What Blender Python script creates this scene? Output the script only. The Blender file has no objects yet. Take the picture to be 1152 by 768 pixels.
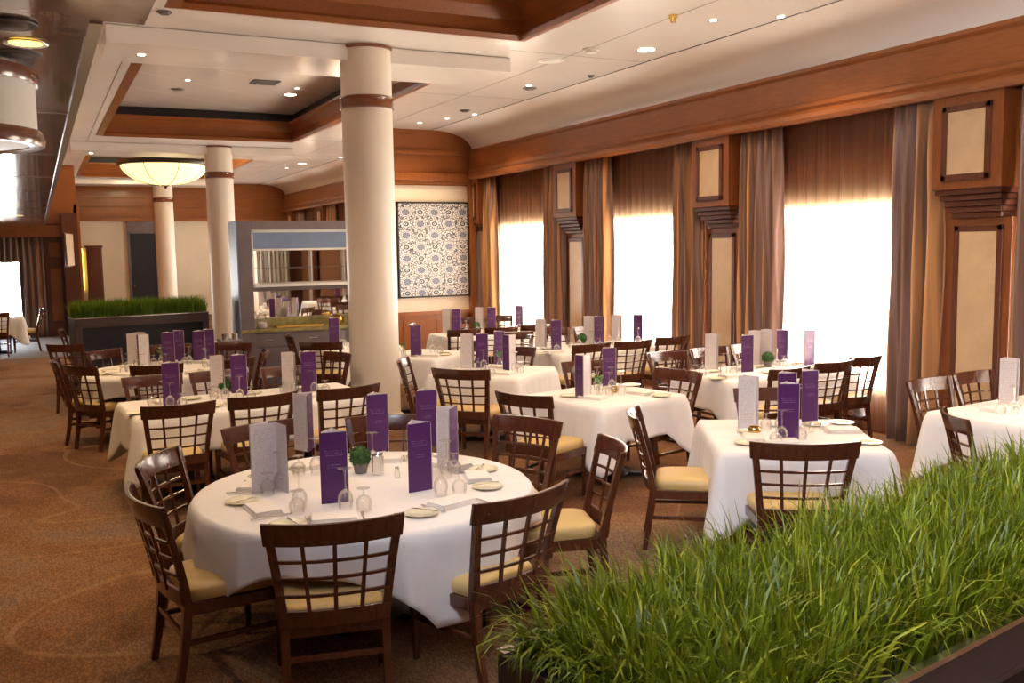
import bpy, bmesh, math, random
from mathutils import Vector, Matrix, Euler
random.seed(7)
S = bpy.context.scene
COL = S.collection
PI = math.pi
R = math.radians

# ------------------------------------------------------------------ materials
def new_mat(name):
    m = bpy.data.materials.new(name); m.use_nodes = True
    nt = m.node_tree
    for n in list(nt.nodes): nt.nodes.remove(n)
    out = nt.nodes.new('ShaderNodeOutputMaterial')
    b = nt.nodes.new('ShaderNodeBsdfPrincipled')
    nt.links.new(b.outputs[0], out.inputs[0])
    return m, nt, b, out
def N(nt, t, **kw):
    n = nt.nodes.new(t)
    for k, v in kw.items(): setattr(n, k, v)
    return n
def coords(nt, kind='Object', scale=(1,1,1), rot=(0,0,0)):
    tc = N(nt, 'ShaderNodeTexCoord'); mp = N(nt, 'ShaderNodeMapping')
    mp.inputs['Scale'].default_value = scale; mp.inputs['Rotation'].default_value = rot
    nt.links.new(tc.outputs[kind], mp.inputs[0]); return mp.outputs[0]
def noise(nt, vec, scale, detail=3, rough=.5, dist=0):
    n = N(nt, 'ShaderNodeTexNoise'); n.inputs['Scale'].default_value = scale
    n.inputs['Detail'].default_value = detail; n.inputs['Roughness'].default_value = rough
    n.inputs['Distortion'].default_value = dist
    nt.links.new(vec, n.inputs['Vector']); return n.outputs['Fac']
def ramp(nt, fac, stops, interp='LINEAR'):
    r = N(nt, 'ShaderNodeValToRGB'); cr = r.color_ramp; cr.interpolation = interp
    while len(cr.elements) < len(stops): cr.elements.new(.5)
    for e, (p, c) in zip(cr.elements, stops): e.position = p; e.color = (*c, 1)
    nt.links.new(fac, r.inputs[0]); return r.outputs[0]
def math_(nt, op, a, b=None, c=None):
    n = N(nt, 'ShaderNodeMath', operation=op)
    for i, v in enumerate((a, b, c)):
        if v is None: continue
        if isinstance(v, (int, float)): n.inputs[i].default_value = v
        else: nt.links.new(v, n.inputs[i])
    return n.outputs[0]
def mixc(nt, fac, a, b):
    n = N(nt, 'ShaderNodeMix', data_type='RGBA')
    for sock, v in ((n.inputs[0], fac), (n.inputs[6], a), (n.inputs[7], b)):
        if isinstance(v, (int, float)): sock.default_value = v
        elif isinstance(v, tuple): sock.default_value = (*v, 1)
        else: nt.links.new(v, sock)
    return n.outputs[2]
def bump(nt, b, h, strength=.3, dist=.01):
    n = N(nt, 'ShaderNodeBump'); n.inputs['Strength'].default_value = strength
    n.inputs['Distance'].default_value = dist
    nt.links.new(h, n.inputs['Height']); nt.links.new(n.outputs[0], b.inputs['Normal'])
def plain(name, col, rough=.5, metal=0, var=.12, vs=6, coat=0, spec=.5, bmp=0, bs=60, sheen=0):
    m, nt, b, o = new_mat(name)
    v = coords(nt)
    f = noise(nt, v, vs, 4)
    c = ramp(nt, f, [(.3, tuple(x*(1-var) for x in col)), (.7, tuple(min(1, x*(1+var)) for x in col))])
    nt.links.new(c, b.inputs['Base Color'])
    b.inputs['Roughness'].default_value = rough; b.inputs['Metallic'].default_value = metal
    b.inputs['Coat Weight'].default_value = coat; b.inputs['Specular IOR Level'].default_value = spec
    b.inputs['Sheen Weight'].default_value = sheen
    if bmp: bump(nt, b, noise(nt, v, bs, 3), bmp, .004)
    return m
def wood(name, c1, c2, rough=.35, scale=(1,1,8), coat=.2, vs=5):
    m, nt, b, o = new_mat(name)
    v = coords(nt, scale=scale)
    f = noise(nt, v, vs, 6, .6, .6)
    f2 = noise(nt, coords(nt), 1.3, 2)
    ff = math_(nt, 'ADD', math_(nt, 'MULTIPLY', f, .7), math_(nt, 'MULTIPLY', f2, .3))
    c = ramp(nt, ff, [(.3, c1), (.7, c2)])
    nt.links.new(c, b.inputs['Base Color'])
    b.inputs['Roughness'].default_value = rough; b.inputs['Coat Weight'].default_value = coat
    b.inputs['Coat Roughness'].default_value = .15
    return m
M = {}
M['wood'] = wood('cherry_wood', (.21,.064,.015), (.36,.115,.026), .36, (8,1,8), .15)
M['woodv'] = wood('cherry_wood_upright', (.17,.050,.013), (.29,.090,.023), .34, (8,8,1), .15)
M['woodd'] = wood('dark_cherry_wood', (.08,.022,.010), (.15,.045,.02), .33, (8,8,1), .2)
M['band'] = wood('column_band_wood', (.12,.032,.010), (.22,.062,.018), .22, (1,1,9), .4)
M['chair'] = wood('mahogany_chair_wood', (.046,.012,.006), (.120,.032,.012), .25, (9,9,1.5), .5)
M['seat'] = plain('gold_cream_vinyl', (.58,.40,.15), .40, var=.08, vs=4, bmp=.12, bs=9)
M['cloth'] = plain('white_linen', (.80,.765,.74), .75, var=.03, bmp=.12, bs=7, sheen=.1)
M['napkin'] = plain('napkin_linen', (.82,.76,.70), .8, var=.03, bmp=.2, bs=40)
M['cream'] = plain('cream_wall_paint', (.74,.64,.50), .6, var=.04, vs=1.5)
M['column'] = plain('ivory_column_lacquer', (.80,.72,.62), .38, var=.03, vs=2)
M['ceil'] = plain('ivory_ceiling_panel', (.87,.83,.79), .20, var=.03, vs=1.2, spec=.55)
M['ceilin'] = plain('ivory_cove_plaster', (.88,.84,.79), .32, var=.03, vs=1)
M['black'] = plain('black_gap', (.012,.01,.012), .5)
M['grey'] = plain('taupe_station_lacquer', (.17,.135,.145), .4, var=.08)
M['bluegrey'] = plain('blue_grey_band', (.20,.27,.42), .45, var=.05)
M['panel'] = plain('dark_slate_panel', (.016,.018,.03), .45)
M['planter'] = plain('taupe_planter_frame', (.085,.058,.056), .45)
M['chrome'] = plain('polished_steel', (.80,.79,.77), .24, 1, var=.03)
M['brass'] = plain('brass', (.75,.5,.13), .25, 1, var=.05)
M['bronze'] = plain('dark_bronze', (.035,.022,.010), .4, .3)
M['china'] = plain('cream_china', (.82,.78,.58), .18, var=.03, coat=.5)
M['soil'] = plain('dark_soil', (.03,.025,.015), .9)
M['leaf'] = plain('topiary_green', (.035,.10,.015), .7, var=.5, vs=60, bmp=.8, bs=90)
M['sprig'] = plain('sprig_green', (.10,.28,.05), .5, var=.3, vs=30)
M['pot'] = plain('grey_clay_pot', (.20,.16,.14), .6)
M['candlegold'] = plain('gold_votive', (.5,.34,.12), .22, .9, var=.3, vs=50)
M['marble'] = plain('beige_onyx_panel', (.60,.43,.26), .30, var=.10, vs=4, coat=.3)
M['white'] = plain('white_enamel', (.8,.78,.74), .4, var=.02)
M['vent'] = plain('grey_vent_metal', (.16,.15,.15), .5, .3)
M['counter'] = plain('olive_stone_counter', (.30,.25,.09), .3, var=.3, vs=14, coat=.3)
M['floorstone'] = plain('grey_stone_floor', (.15,.125,.115), .7, var=.15)

# smoked lacquer of the low ceiling
m, nt, b, o = new_mat('smoked_bronze_ceiling'); M['lowceil'] = m
f = noise(nt, coords(nt, scale=(1,.25,1)), 3, 4)
nt.links.new(ramp(nt, f, [(.3, (.36,.255,.205)), (.7, (.46,.34,.28))]), b.inputs['Base Color'])
b.inputs['Metallic'].default_value = .25; b.inputs['Roughness'].default_value = .16; b.inputs['Coat Weight'].default_value = .4
bump(nt, b, noise(nt, coords(nt, scale=(1,5,1)), 2.0, 2), .10, .01)

# recess ceiling with diagonal seams
m, nt, b, o = new_mat('seamed_recess_ceiling'); M['recess'] = m
v = coords(nt, rot=(0,0,R(52)))
sx = N(nt, 'ShaderNodeSeparateXYZ'); nt.links.new(v, sx.inputs[0])
fr = math_(nt, 'FRACT', math_(nt, 'MULTIPLY', sx.outputs[0], .85))
line = math_(nt, 'LESS_THAN', fr, .018)
nt.links.new(mixc(nt, line, (.66,.60,.54), (.86,.83,.78)), b.inputs['Base Color'])
b.inputs['Roughness'].default_value = .22

# carpet
m, nt, b, o = new_mat('rust_weave_carpet'); M['carpet'] = m
v = coords(nt)
big = noise(nt, v, .55, 2, .5, 1.2)
mid = noise(nt, v, 3.2, 3)
tone = ramp(nt, math_(nt, 'ADD', math_(nt, 'MULTIPLY', big, .75), math_(nt, 'MULTIPLY', mid, .25)),
            [(.36, (.16,.070,.030)), (.46, (.255,.122,.052)), (.56, (.27,.155,.085)), (.68, (.20,.135,.10))])
vo = N(nt, 'ShaderNodeTexVoronoi'); vo.inputs['Scale'].default_value = 80
nt.links.new(coords(nt, scale=(1,.45,1), rot=(0,0,R(25))), vo.inputs['Vector'])
weave = ramp(nt, vo.outputs['Distance'], [(.0, (1.16,1.12,1.06)), (.30, (1.0,.97,.94)), (.62, (.62,.60,.59))])
mul = N(nt, 'ShaderNodeMix', data_type='RGBA', blend_type='MULTIPLY'); mul.inputs[0].default_value = 1
nt.links.new(tone, mul.inputs[6]); nt.links.new(weave, mul.inputs[7])
# pale trailing arcs: iso-lines of a very soft noise
arc = noise(nt, v, .32, 1, .4, .8)
band = math_(nt, 'ABSOLUTE', math_(nt, 'SUBTRACT', math_(nt, 'FRACT', math_(nt, 'MULTIPLY', arc, 5.0)), .5))
thin = math_(nt, 'LESS_THAN', band, .010)
nt.links.new(mixc(nt, math_(nt, 'MULTIPLY', math_(nt, 'MULTIPLY', thin, mid), .38), mul.outputs[2], (.42,.27,.14)), b.inputs['Base Color'])
b.inputs['Roughness'].default_value = .9; b.inputs['Specular IOR Level'].default_value = .2
bump(nt, b, vo.outputs['Distance'], .5, .004)

# drapes: shot taffeta, woven gold-brown and mauve stripes, sheen of lit folds painted into them
def drape_mat(name, ca, cb, cc, alpha=None):
    m, nt, b, o = new_mat(name)
    f = noise(nt, coords(nt, scale=(1,6.5,.015)), 1.6, 2, .5)
    c = ramp(nt, f, [(.34, ca), (.44, cb), (.50, cc), (.56, cb), (.64, ca)])
    nt.links.new(c, b.inputs['Base Color']); b.inputs['Roughness'].default_value = .42
    b.inputs['Sheen Weight'].default_value = .3
    bump(nt, b, noise(nt, coords(nt, scale=(1,60,.3)), 2, 2), .1, .002)
    return m, nt, b, o
M['drape'] = drape_mat('shot_taffeta_drape', (.62,.32,.13), (.17,.085,.05), (.30,.20,.19))[0]
m, nt, b, o = drape_mat('brown_sheer_valance', (.16,.075,.03), (.11,.05,.028), (.085,.04,.03)); M['sheer'] = m
tr = N(nt, 'ShaderNodeBsdfTranslucent'); tr.inputs[0].default_value = (.75,.50,.28,1)
mx = N(nt, 'ShaderNodeMixShader'); mx.inputs[0].default_value = .50
nt.links.new(b.outputs[0], mx.inputs[1]); nt.links.new(tr.outputs[0], mx.inputs[2])
tp = N(nt, 'ShaderNodeBsdfTransparent'); tp.inputs[0].default_value = (1,.95,.88,1)
mx2 = N(nt, 'ShaderNodeMixShader'); mx2.inputs[0].default_value = .42
nt.links.new(mx.outputs[0], mx2.inputs[1]); nt.links.new(tp.outputs[0], mx2.inputs[2]); nt.links.new(mx2.outputs[0], o.inputs[0])

# glass: thin clear sheet / thin blown glass
def thin_glass(name, tint=(1,1,1), k=1.0, base=.04, sparkle=0):
    m, nt, b, o = new_mat(name); nt.nodes.remove(b)
    t = N(nt, 'ShaderNodeBsdfTransparent'); t.inputs[0].default_value = (*tint, 1)
    g = N(nt, 'ShaderNodeBsdfGlossy'); g.inputs['Roughness'].default_value = .03
    fr = N(nt, 'ShaderNodeFresnel'); fr.inputs[0].default_value = 1.5
    tcn = coords(nt); nz = noise(nt, tcn, 9, 1)
    fac = math_(nt, 'ADD', math_(nt, 'MULTIPLY', fr.outputs[0], k), math_(nt, 'MULTIPLY', nz, base))
    mx = N(nt, 'ShaderNodeMixShader'); nt.links.new(fac, mx.inputs[0])
    nt.links.new(t.outputs[0], mx.inputs[1]); nt.links.new(g.outputs[0], mx.inputs[2])
    if sparkle:  # white mixed into clear glass, standing in for its bright sparkle
        d = N(nt, 'ShaderNodeBsdfTranslucent'); d.inputs[0].default_value = (.95,.93,.9,1)
        m2 = N(nt, 'ShaderNodeMixShader'); m2.inputs[0].default_value = sparkle
        nt.links.new(mx.outputs[0], m2.inputs[1]); nt.links.new(d.outputs[0], m2.inputs[2]); nt.links.new(m2.outputs[0], o.inputs[0])
    else: nt.links.new(mx.outputs[0], o.inputs[0])
    return m
M['pane'] = thin_glass('window_glass', k=.5, base=.01)
M['glass'] = thin_glass('clear_stemware', (.99,.985,.98), .55, .10, .07)
M['mirror'] = plain('mirror_silver', (.88,.87,.84), .02, 1, var=.01)

def emit(name, col, strength, tex=0):
    m, nt, b, o = new_mat(name)
    f = noise(nt, coords(nt), 3, 2)
    c = ramp(nt, f, [(.3, col), (.7, tuple(min(1, x*1.05) for x in col))])
    nt.links.new(c, b.inputs['Base Color']); nt.links.new(c, b.inputs['Emission Color'])
    b.inputs['Emission Strength'].default_value = strength; b.inputs['Roughness'].default_value = .3
    return m
M['lamp'] = emit('warm_lamp', (1.0,.86,.62), 14)
M['lampy'] = emit('yellow_lamp', (1.0,.72,.14), 2.2)
M['bowl'] = emit('alabaster_bowl_glow', (1.0,.80,.36), 1.05)
M['drumglow'] = emit('frosted_drum_base', (.9,.86,.8), .35)  # drum is unlit; faint glow stands in for light its glass reflects
M['sconce'] = emit('amber_sconce_glow', (1,.66,.10), 1.6)

# menu faces
def menu_mat(name, base, ink, dense):
    m, nt, b, o = new_mat(name)
    tc = N(nt, 'ShaderNodeTexCoord'); s = N(nt, 'ShaderNodeSeparateXYZ'); nt.links.new(tc.outputs['UV'], s.inputs[0])
    rows = 34 if dense else 30
    fr = math_(nt, 'FRACT', math_(nt, 'MULTIPLY', s.outputs[1], rows))
    ln = math_(nt, 'LESS_THAN', fr, .36)
    mp = N(nt, 'ShaderNodeMapping'); mp.inputs['Scale'].default_value = (26, rows, 1); nt.links.new(tc.outputs['UV'], mp.inputs[0])
    wn = N(nt, 'ShaderNodeTexWhiteNoise'); 
    fl = N(nt, 'ShaderNodeVectorMath', operation='FLOOR'); nt.links.new(mp.outputs[0], fl.inputs[0]); nt.links.new(fl.outputs[0], wn.inputs['Vector'])
    wd = math_(nt, 'GREATER_THAN', wn.outputs['Value'], .28)
    fac = math_(nt, 'MULTIPLY', ln, wd)
    x = s.outputs[0]; y = s.outputs[1]
    def inside(v, a, bb): return math_(nt, 'MULTIPLY', math_(nt, 'GREATER_THAN', v, a), math_(nt, 'LESS_THAN', v, bb))
    if dense: box = math_(nt, 'MULTIPLY', inside(x, .12, .88), inside(y, .10, .93))
    else:
        b1 = math_(nt, 'MULTIPLY', inside(x, .2, .8), inside(y, .66, .74))
        b2 = math_(nt, 'MULTIPLY', inside(x, .28, .72), inside(y, .48, .56))
        b3 = math_(nt, 'MULTIPLY', inside(x, .15, .22), inside(y, .73, .77))
        box = math_(nt, 'ADD', math_(nt, 'ADD', b1, b2), b3)
    fac = math_(nt, 'MULTIPLY', math_(nt, 'MULTIPLY', fac, box), .45 if dense else .4)
    nt.links.new(mixc(nt, fac, base, ink), b.inputs['Base Color'])
    b.inputs['Roughness'].default_value = .38; return m
M['mpurple'] = menu_mat('purple_menu_cover', (.078,.014,.105), (.42,.3,.5), False)
M['mwhite'] = menu_mat('printed_menu_inside', (.66,.60,.60), (.25,.2,.25), True)

# art: rows of rosettes and rings over scrollwork
m, nt, b, o = new_mat('rosette_pattern_print'); M['art'] = m
tc = N(nt, 'ShaderNodeTexCoord'); mp = N(nt, 'ShaderNodeMapping'); mp.inputs['Scale'].default_value = (5.05, 8.3, 1); mp.inputs['Location'].default_value = (-.1,.1,0)
nt.links.new(tc.outputs['UV'], mp.inputs[0])
fl = N(nt, 'ShaderNodeVectorMath', operation='FLOOR'); nt.links.new(mp.outputs[0], fl.inputs[0])
sf = N(nt, 'ShaderNodeSeparateXYZ'); nt.links.new(fl.outputs[0], sf.inputs[0])
par = math_(nt, 'MODULO', math_(nt, 'ADD', math_(nt, 'ADD', sf.outputs[0], sf.outputs[1]), 20), 2)
big_ = math_(nt, 'GREATER_THAN', par, .5)
frv = N(nt, 'ShaderNodeVectorMath', operation='FRACTION'); nt.links.new(mp.outputs[0], frv.inputs[0])
s = N(nt, 'ShaderNodeSeparateXYZ'); nt.links.new(frv.outputs[0], s.inputs[0])
dx = math_(nt, 'SUBTRACT', s.outputs[0], .5); dy = math_(nt, 'SUBTRACT', s.outputs[1], .5)
r_ = math_(nt, 'SQRT', math_(nt, 'ADD', math_(nt, 'MULTIPLY', dx, dx), math_(nt, 'MULTIPLY', dy, dy)))
an = math_(nt, 'ARCTAN2', dy, dx)
pet = math_(nt, 'SINE', math_(nt, 'MULTIPLY', an, 8))
def rng(v, a, bb): return math_(nt, 'MULTIPLY', math_(nt, 'GREATER_THAN', v, a), math_(nt, 'LESS_THAN', v, bb))
ros = math_(nt, 'MAXIMUM', math_(nt, 'MULTIPLY', rng(r_, .05, .28), math_(nt, 'GREATER_THAN', pet, -.1)), rng(r_, .34, .38))
ring = math_(nt, 'MAXIMUM', rng(r_, .10, .20), math_(nt, 'LESS_THAN', r_, .05))
ros = math_(nt, 'MULTIPLY', ros, big_)
ring = math_(nt, 'MULTIPLY', ring, math_(nt, 'SUBTRACT', 1, big_))
vo = N(nt, 'ShaderNodeTexVoronoi', feature='DISTANCE_TO_EDGE'); vo.inputs['Scale'].default_value = 5.0; nt.links.new(mp.outputs[0], vo.inputs['Vector'])
vo2 = N(nt, 'ShaderNodeTexVoronoi'); vo2.inputs['Scale'].default_value = 8; nt.links.new(mp.outputs[0], vo2.inputs['Vector'])
scr = math_(nt, 'MAXIMUM', math_(nt, 'LESS_THAN', vo.outputs['Distance'], .085), math_(nt, 'LESS_THAN', vo2.outputs['Distance'], .27))
lim = math_(nt, 'ADD', math_(nt, 'MULTIPLY', big_, .17), .27)
scr = math_(nt, 'MULTIPLY', scr, math_(nt, 'GREATER_THAN', r_, lim))
c1 = mixc(nt, math_(nt, 'MULTIPLY', scr, .92), (.66,.66,.66), (.012,.016,.035))
c1 = mixc(nt, math_(nt, 'MULTIPLY', math_(nt, 'LESS_THAN', r_, .27), big_), c1, (.27,.29,.35))
c2 = mixc(nt, ros, c1, (.09,.11,.19))
c3 = mixc(nt, ring, c2, (.03,.05,.07))
nt.links.new(c3, b.inputs['Base Color']); b.inputs['Roughness'].default_value = .4

# grass blades
def grass_mat(name, a, b_, c_):
    m, nt, b, o = new_mat(name)
    g = N(nt, 'ShaderNodeNewGeometry')
    f = math_(nt, 'ADD', math_(nt, 'MULTIPLY', g.outputs['Random Per Island'], .7), math_(nt, 'MULTIPLY', noise(nt, coords(nt), 4, 2), .3))
    nt.links.new(ramp(nt, f, [(.1, a), (.5, b_), (.9, c_)]), b.inputs['Base Color'])
    b.inputs['Roughness'].default_value = .38; b.inputs['Specular IOR Level'].default_value = .35
    tr = N(nt, 'ShaderNodeBsdfTranslucent'); tr.inputs[0].default_value = (.20,.26,.012,1)
    mx = N(nt, 'ShaderNodeMixShader'); mx.inputs[0].default_value = .3
    nt.links.new(b.outputs[0], mx.inputs[1]); nt.links.new(tr.outputs[0], mx.inputs[2]); nt.links.new(mx.outputs[0], o.inputs[0])
    return m
M['grass'] = grass_mat('faux_grass_blades', (.040,.060,.003), (.16,.195,.006), (.42,.40,.03))
M['grassd'] = grass_mat('clipped_grass_blades', (.06,.14,.010), (.12,.25,.02), (.22,.36,.05))

# ------------------------------------------------------------------ mesh helpers
class MB:
    def __init__(s): s.v = []; s.f = []; s.mi = []; s.uv = {}
    def add(s, vs, fs, mi=0, xf=None):
        o = len(s.v)
        s.v += [tuple(xf @ Vector(p)) if xf else tuple(p) for p in vs]
        for f in fs: s.f.append([o+i for i in f]); s.mi.append(mi)
    def box(s, x0, x1, y0, y1, z0, z1, mi=0, xf=None):
        s.add([(x0,y0,z0),(x1,y0,z0),(x1,y1,z0),(x0,y1,z0),(x0,y0,z1),(x1,y0,z1),(x1,y1,z1),(x0,y1,z1)],
              [(0,3,2,1),(4,5,6,7),(0,1,5,4),(1,2,6,5),(2,3,7,6),(3,0,4,7)], mi, xf)
    def sweep(s, pts, w, h, up=(0,0,1), mi=0):
        """rectangular bar through pts; w across, h along the 'up' hint; each may be a list"""
        n = len(pts); P = [Vector(p) for p in pts]; rings = []
        for i in range(n):
            t = (P[min(i+1, n-1)] - P[max(i-1, 0)]).normalized()
            side = t.cross(Vector(up)).normalized(); u = side.cross(t).normalized()
            ww = (w[i] if isinstance(w, (list, tuple)) else w)/2; hh = (h[i] if isinstance(h, (list, tuple)) else h)/2
            rings.append([P[i]-side*ww-u*hh, P[i]+side*ww-u*hh, P[i]+side*ww+u*hh, P[i]-side*ww+u*hh])
        vs = [p for r in rings for p in r]; fs = []
        for i in range(n-1):
            for k in range(4):
                a = i*4+k; b = i*4+(k+1) % 4; fs.append((a, b, b+4, a+4))
        fs += [(3,2,1,0), tuple((n-1)*4+k for k in range(4))]
        s.add(vs, fs, mi)
    def lathe(s, prof, seg=24, c=(0,0,0), mi=0, closed=False, xf=None):
        vs = []; fs = []
        for r, z in prof:
            for k in range(seg):
                a = 2*PI*k/seg; vs.append((c[0]+r*math.cos(a), c[1]+r*math.sin(a), c[2]+z))
        n = len(prof)
        for i in range(n-1 if not closed else n):
            j = (i+1) % n
            for k in range(seg):
                k2 = (k+1) % seg; fs.append((i*seg+k, i*seg+k2, j*seg+k2, j*seg+k))
        s.add(vs, fs, mi, xf)
    def extr(s, prof, y0, y1, mi=0):
        """closed polygon (x,z) extruded along y"""
        n = len(prof); vs = [(x, y0, z) for x, z in prof] + [(x, y1, z) for x, z in prof]
        fs = [(i, (i+1) % n, n+(i+1) % n, n+i) for i in range(n)] + [tuple(range(n))[::-1], tuple(range(n, 2*n))]
        s.add(vs, fs, mi)
    def build(s, name, mats, parent=None, smooth=False, bevel=0, angle=40):
        me = bpy.data.meshes.new(name); me.from_pydata(s.v, [], s.f)
        if not isinstance(mats, (list, tuple)): mats = [mats]
        for m in mats: me.materials.append(m)
        if len(mats) > 1: me.polygons.foreach_set('material_index', s.mi)
        bm = bmesh.new(); bm.from_mesh(me)
        bmesh.ops.recalc_face_normals(bm, faces=bm.faces)
        if bevel:
            es = [e for e in bm.edges if len(e.link_faces) == 2 and e.calc_face_angle(0) > R(50)]
            bmesh.ops.bevel(bm, geom=es, offset=bevel, segments=2, affect='EDGES', profile=.6)
        bm.to_mesh(me); bm.free()
        if smooth:
            me.polygons.foreach_set('use_smooth', [True]*len(me.polygons))
            try: me.set_sharp_from_angle(angle=R(angle))
            except Exception: pass
        me.update()
        o = bpy.data.objects.new(name, me); COL.objects.link(o)
        if parent: o.parent = parent
        return o
def tag(o, label, cat, group=None, kind=None):
    if label: o['label'] = label
    if cat: o['category'] = cat
    if group: o['group'] = group
    if kind: o['kind'] = kind
    return o
def thing(name, label, cat, loc=(0,0,0), rz=0, group=None):
    o = bpy.data.objects.new(name, None); COL.objects.link(o)
    o.empty_display_size = .1; o.location = loc; o.rotation_euler = (0,0,rz)
    return tag(o, label, cat, group)
def copy_tree(o, parent=None):
    c = o.copy(); COL.objects.link(c); c.parent = parent
    for ch in list(KIDS.get(o.name, [])): copy_tree(ch, c)
    return c
KIDS = {}
def reg(root):
    for ch in root.children: KIDS.setdefault(root.name, []).append(ch); reg(ch)
class Proto:
    """first placement uses the built thing itself, later ones copies of it and of its parts"""
    def __init__(s, root): s.root = root; s.used = False; reg(root)
    def place(s, loc, rz, label, cat, group=None, sc=None):
        o = s.root if not s.used else copy_tree(s.root)
        s.used = True
        o.location = loc; o.rotation_euler = (0,0,rz)
        if sc: o.scale = sc
        for k in ('group',):
            if k in o: del o[k]
        return tag(o, label, cat, group)
def struct(o): o['kind'] = 'structure'; return o
def wall_uv(o, fn):
    me = o.data; uv = me.uv_layers.new(name='UVMap')
    for p in me.polygons:
        for li in p.loop_indices: uv.data[li].uv = fn(me.vertices[me.loops[li].vertex_index].co)

# ------------------------------------------------------------------ room shell
CZ = 4.4
mb = MB(); mb.box(-6.2, 8.4, -3.2, 33.3, -.1, 0); struct(mb.build('floor', M['carpet']))
mb = MB(); mb.box(-6.0, 1.0, 21.4, 27.0, 0, .004); struct(mb.build('trim_1', M['floorstone']))

# coffers (opening rectangles in the main ceiling)
COF = [(1.3, 4.95, .2, 9.45), (1.25, 5.0, 12.05, 20.0), (1.25, 5.0, 22.9, 30.6)]
mb = MB()
X0, X1 = .2, 7.0
ys = [-3.2]; 
for c in COF: ys += [c[2], c[3]]
ys.append(33.3)
for i in range(0, len(ys)-1, 2): mb.box(X0, X1, ys[i], ys[i+1], CZ, CZ+.06)
for c in COF:
    mb.box(X0, c[0], c[2], c[3], CZ, CZ+.06); mb.box(c[1], X1, c[2], c[3], CZ, CZ+.06)
mb.box(X0, 8.4, -3.2, 33.3, 5.15, 5.2)
struct(mb.build('ceiling', M['ceil']))
prof = [(.07, 4.392), (-.03, 4.375), (-.05, 4.43), (-.01, 4.47), (.02, 4.6), (-.03, 4.72), (-.10, 4.76), (-.10, 4.80), (.12, 4.80), (.12, 4.41)]
tn = 2
for c in COF:
    n = len(prof); vs = []
    for d, z in prof: vs += [(c[0]-d, c[2]-d, z), (c[1]+d, c[2]-d, z), (c[1]+d, c[3]+d, z), (c[0]-d, c[3]+d, z)]
    fs = []
    for i in range(n):
        j = (i+1) % n
        for k in range(4): fs.append((i*4+k, i*4+(k+1) % 4, j*4+(k+1) % 4, j*4+k))
    root = struct(thing('trim_%d' % tn, None, None)); tn += 1
    mb = MB(); mb.add(vs, fs); mb.build('coffer_moulding', M['wood'], root)
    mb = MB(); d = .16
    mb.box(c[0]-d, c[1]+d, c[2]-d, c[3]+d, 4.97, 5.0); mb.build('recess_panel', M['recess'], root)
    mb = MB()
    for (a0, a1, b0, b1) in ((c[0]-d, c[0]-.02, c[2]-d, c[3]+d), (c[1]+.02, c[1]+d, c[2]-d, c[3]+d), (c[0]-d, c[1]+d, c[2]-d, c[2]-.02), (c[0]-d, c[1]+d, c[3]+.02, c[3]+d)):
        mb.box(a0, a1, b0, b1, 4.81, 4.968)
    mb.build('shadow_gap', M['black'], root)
# dropped beams carried by the columns
for yb in (10.4, 21.25, 31.2):
    mb = MB(); mb.box(.75, 5.3, yb, yb+1.05, 4.22, 4.395); struct(mb.build('trim_%d' % tn, M['ceil'], bevel=.01)); tn += 1
# ceiling seams along the room
mb = MB()
for x in (7.0,): mb.box(x-.008, x+.008, -3, 33, CZ-.006, CZ+.01)
mb.box(5.9, 5.908, -3, 33, CZ-.002, CZ+.01); mb.box(1.05, 1.058, -3, 33, CZ-.002, CZ+.01)
for y in (3.0, 6.2, 10.0, 13.2, 16.4, 19.6, 22.8, 26): mb.box(5.1, 7.0, y, y+.007, CZ-.002, CZ+.01)
struct(mb.build('trim_%d' % tn, M['vent'])); tn += 1
# cove between ceiling and window cornice
mb = MB(); pr = []
for i in range(15):
    a = PI/2*i/14; pr.append((7.0+.86*math.sin(a), 4.03+.37*math.cos(a)))
pr += [(8.4, 4.03), (8.4, 4.45), (7.0, 4.45)]
mb.extr(pr, -3.2, 33.3); struct(mb.build('trim_%d' % tn, M['ceilin'], smooth=True, angle=50)); tn += 1
# cornice / pelmet
mb = MB()
pr = [(7.8,4.03),(7.76,4.03),(7.76,3.99),(7.8,3.96),(7.8,3.66),(7.77,3.64),(7.75,3.60),(7.77,3.57),(7.73,3.53),(7.72,3.48),(7.75,3.45),(7.84,3.45),(7.84,3.50),(8.4,3.50),(8.4,4.03)]
mb.extr(pr, -3.2, 33.3); struct(mb.build('trim_%d' % tn, M['wood'])); tn += 1

# low left ceiling
mb = MB()
mb.box(-6.2, .21, 3.35, 27.2, 2.85, 2.93); mb.box(-6.2, .36, -3.2, 3.35, 2.845, 2.93)
mb.box(.16, .21, 3.35, 27.2, 2.90, 4.46)
struct(mb.build('ceiling_low', M['lowceil']))
mb = MB()
mb.box(-.62, -.60, -3, 27, 2.846, 2.852); mb.box(-2.1, -2.08, -3, 27, 2.846, 2.852)
for y in (5.6, 7.9, 10.2, 12.5, 14.8, 17.1, 19.4, 21.7): mb.box(-6, .2, y, y+.012, 2.846, 2.852)
mb.box(.195, .235, 3.35, 27.2, 2.835, 2.87)
struct(mb.build('trim_%d' % tn, M['chrome'])); tn += 1

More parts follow.
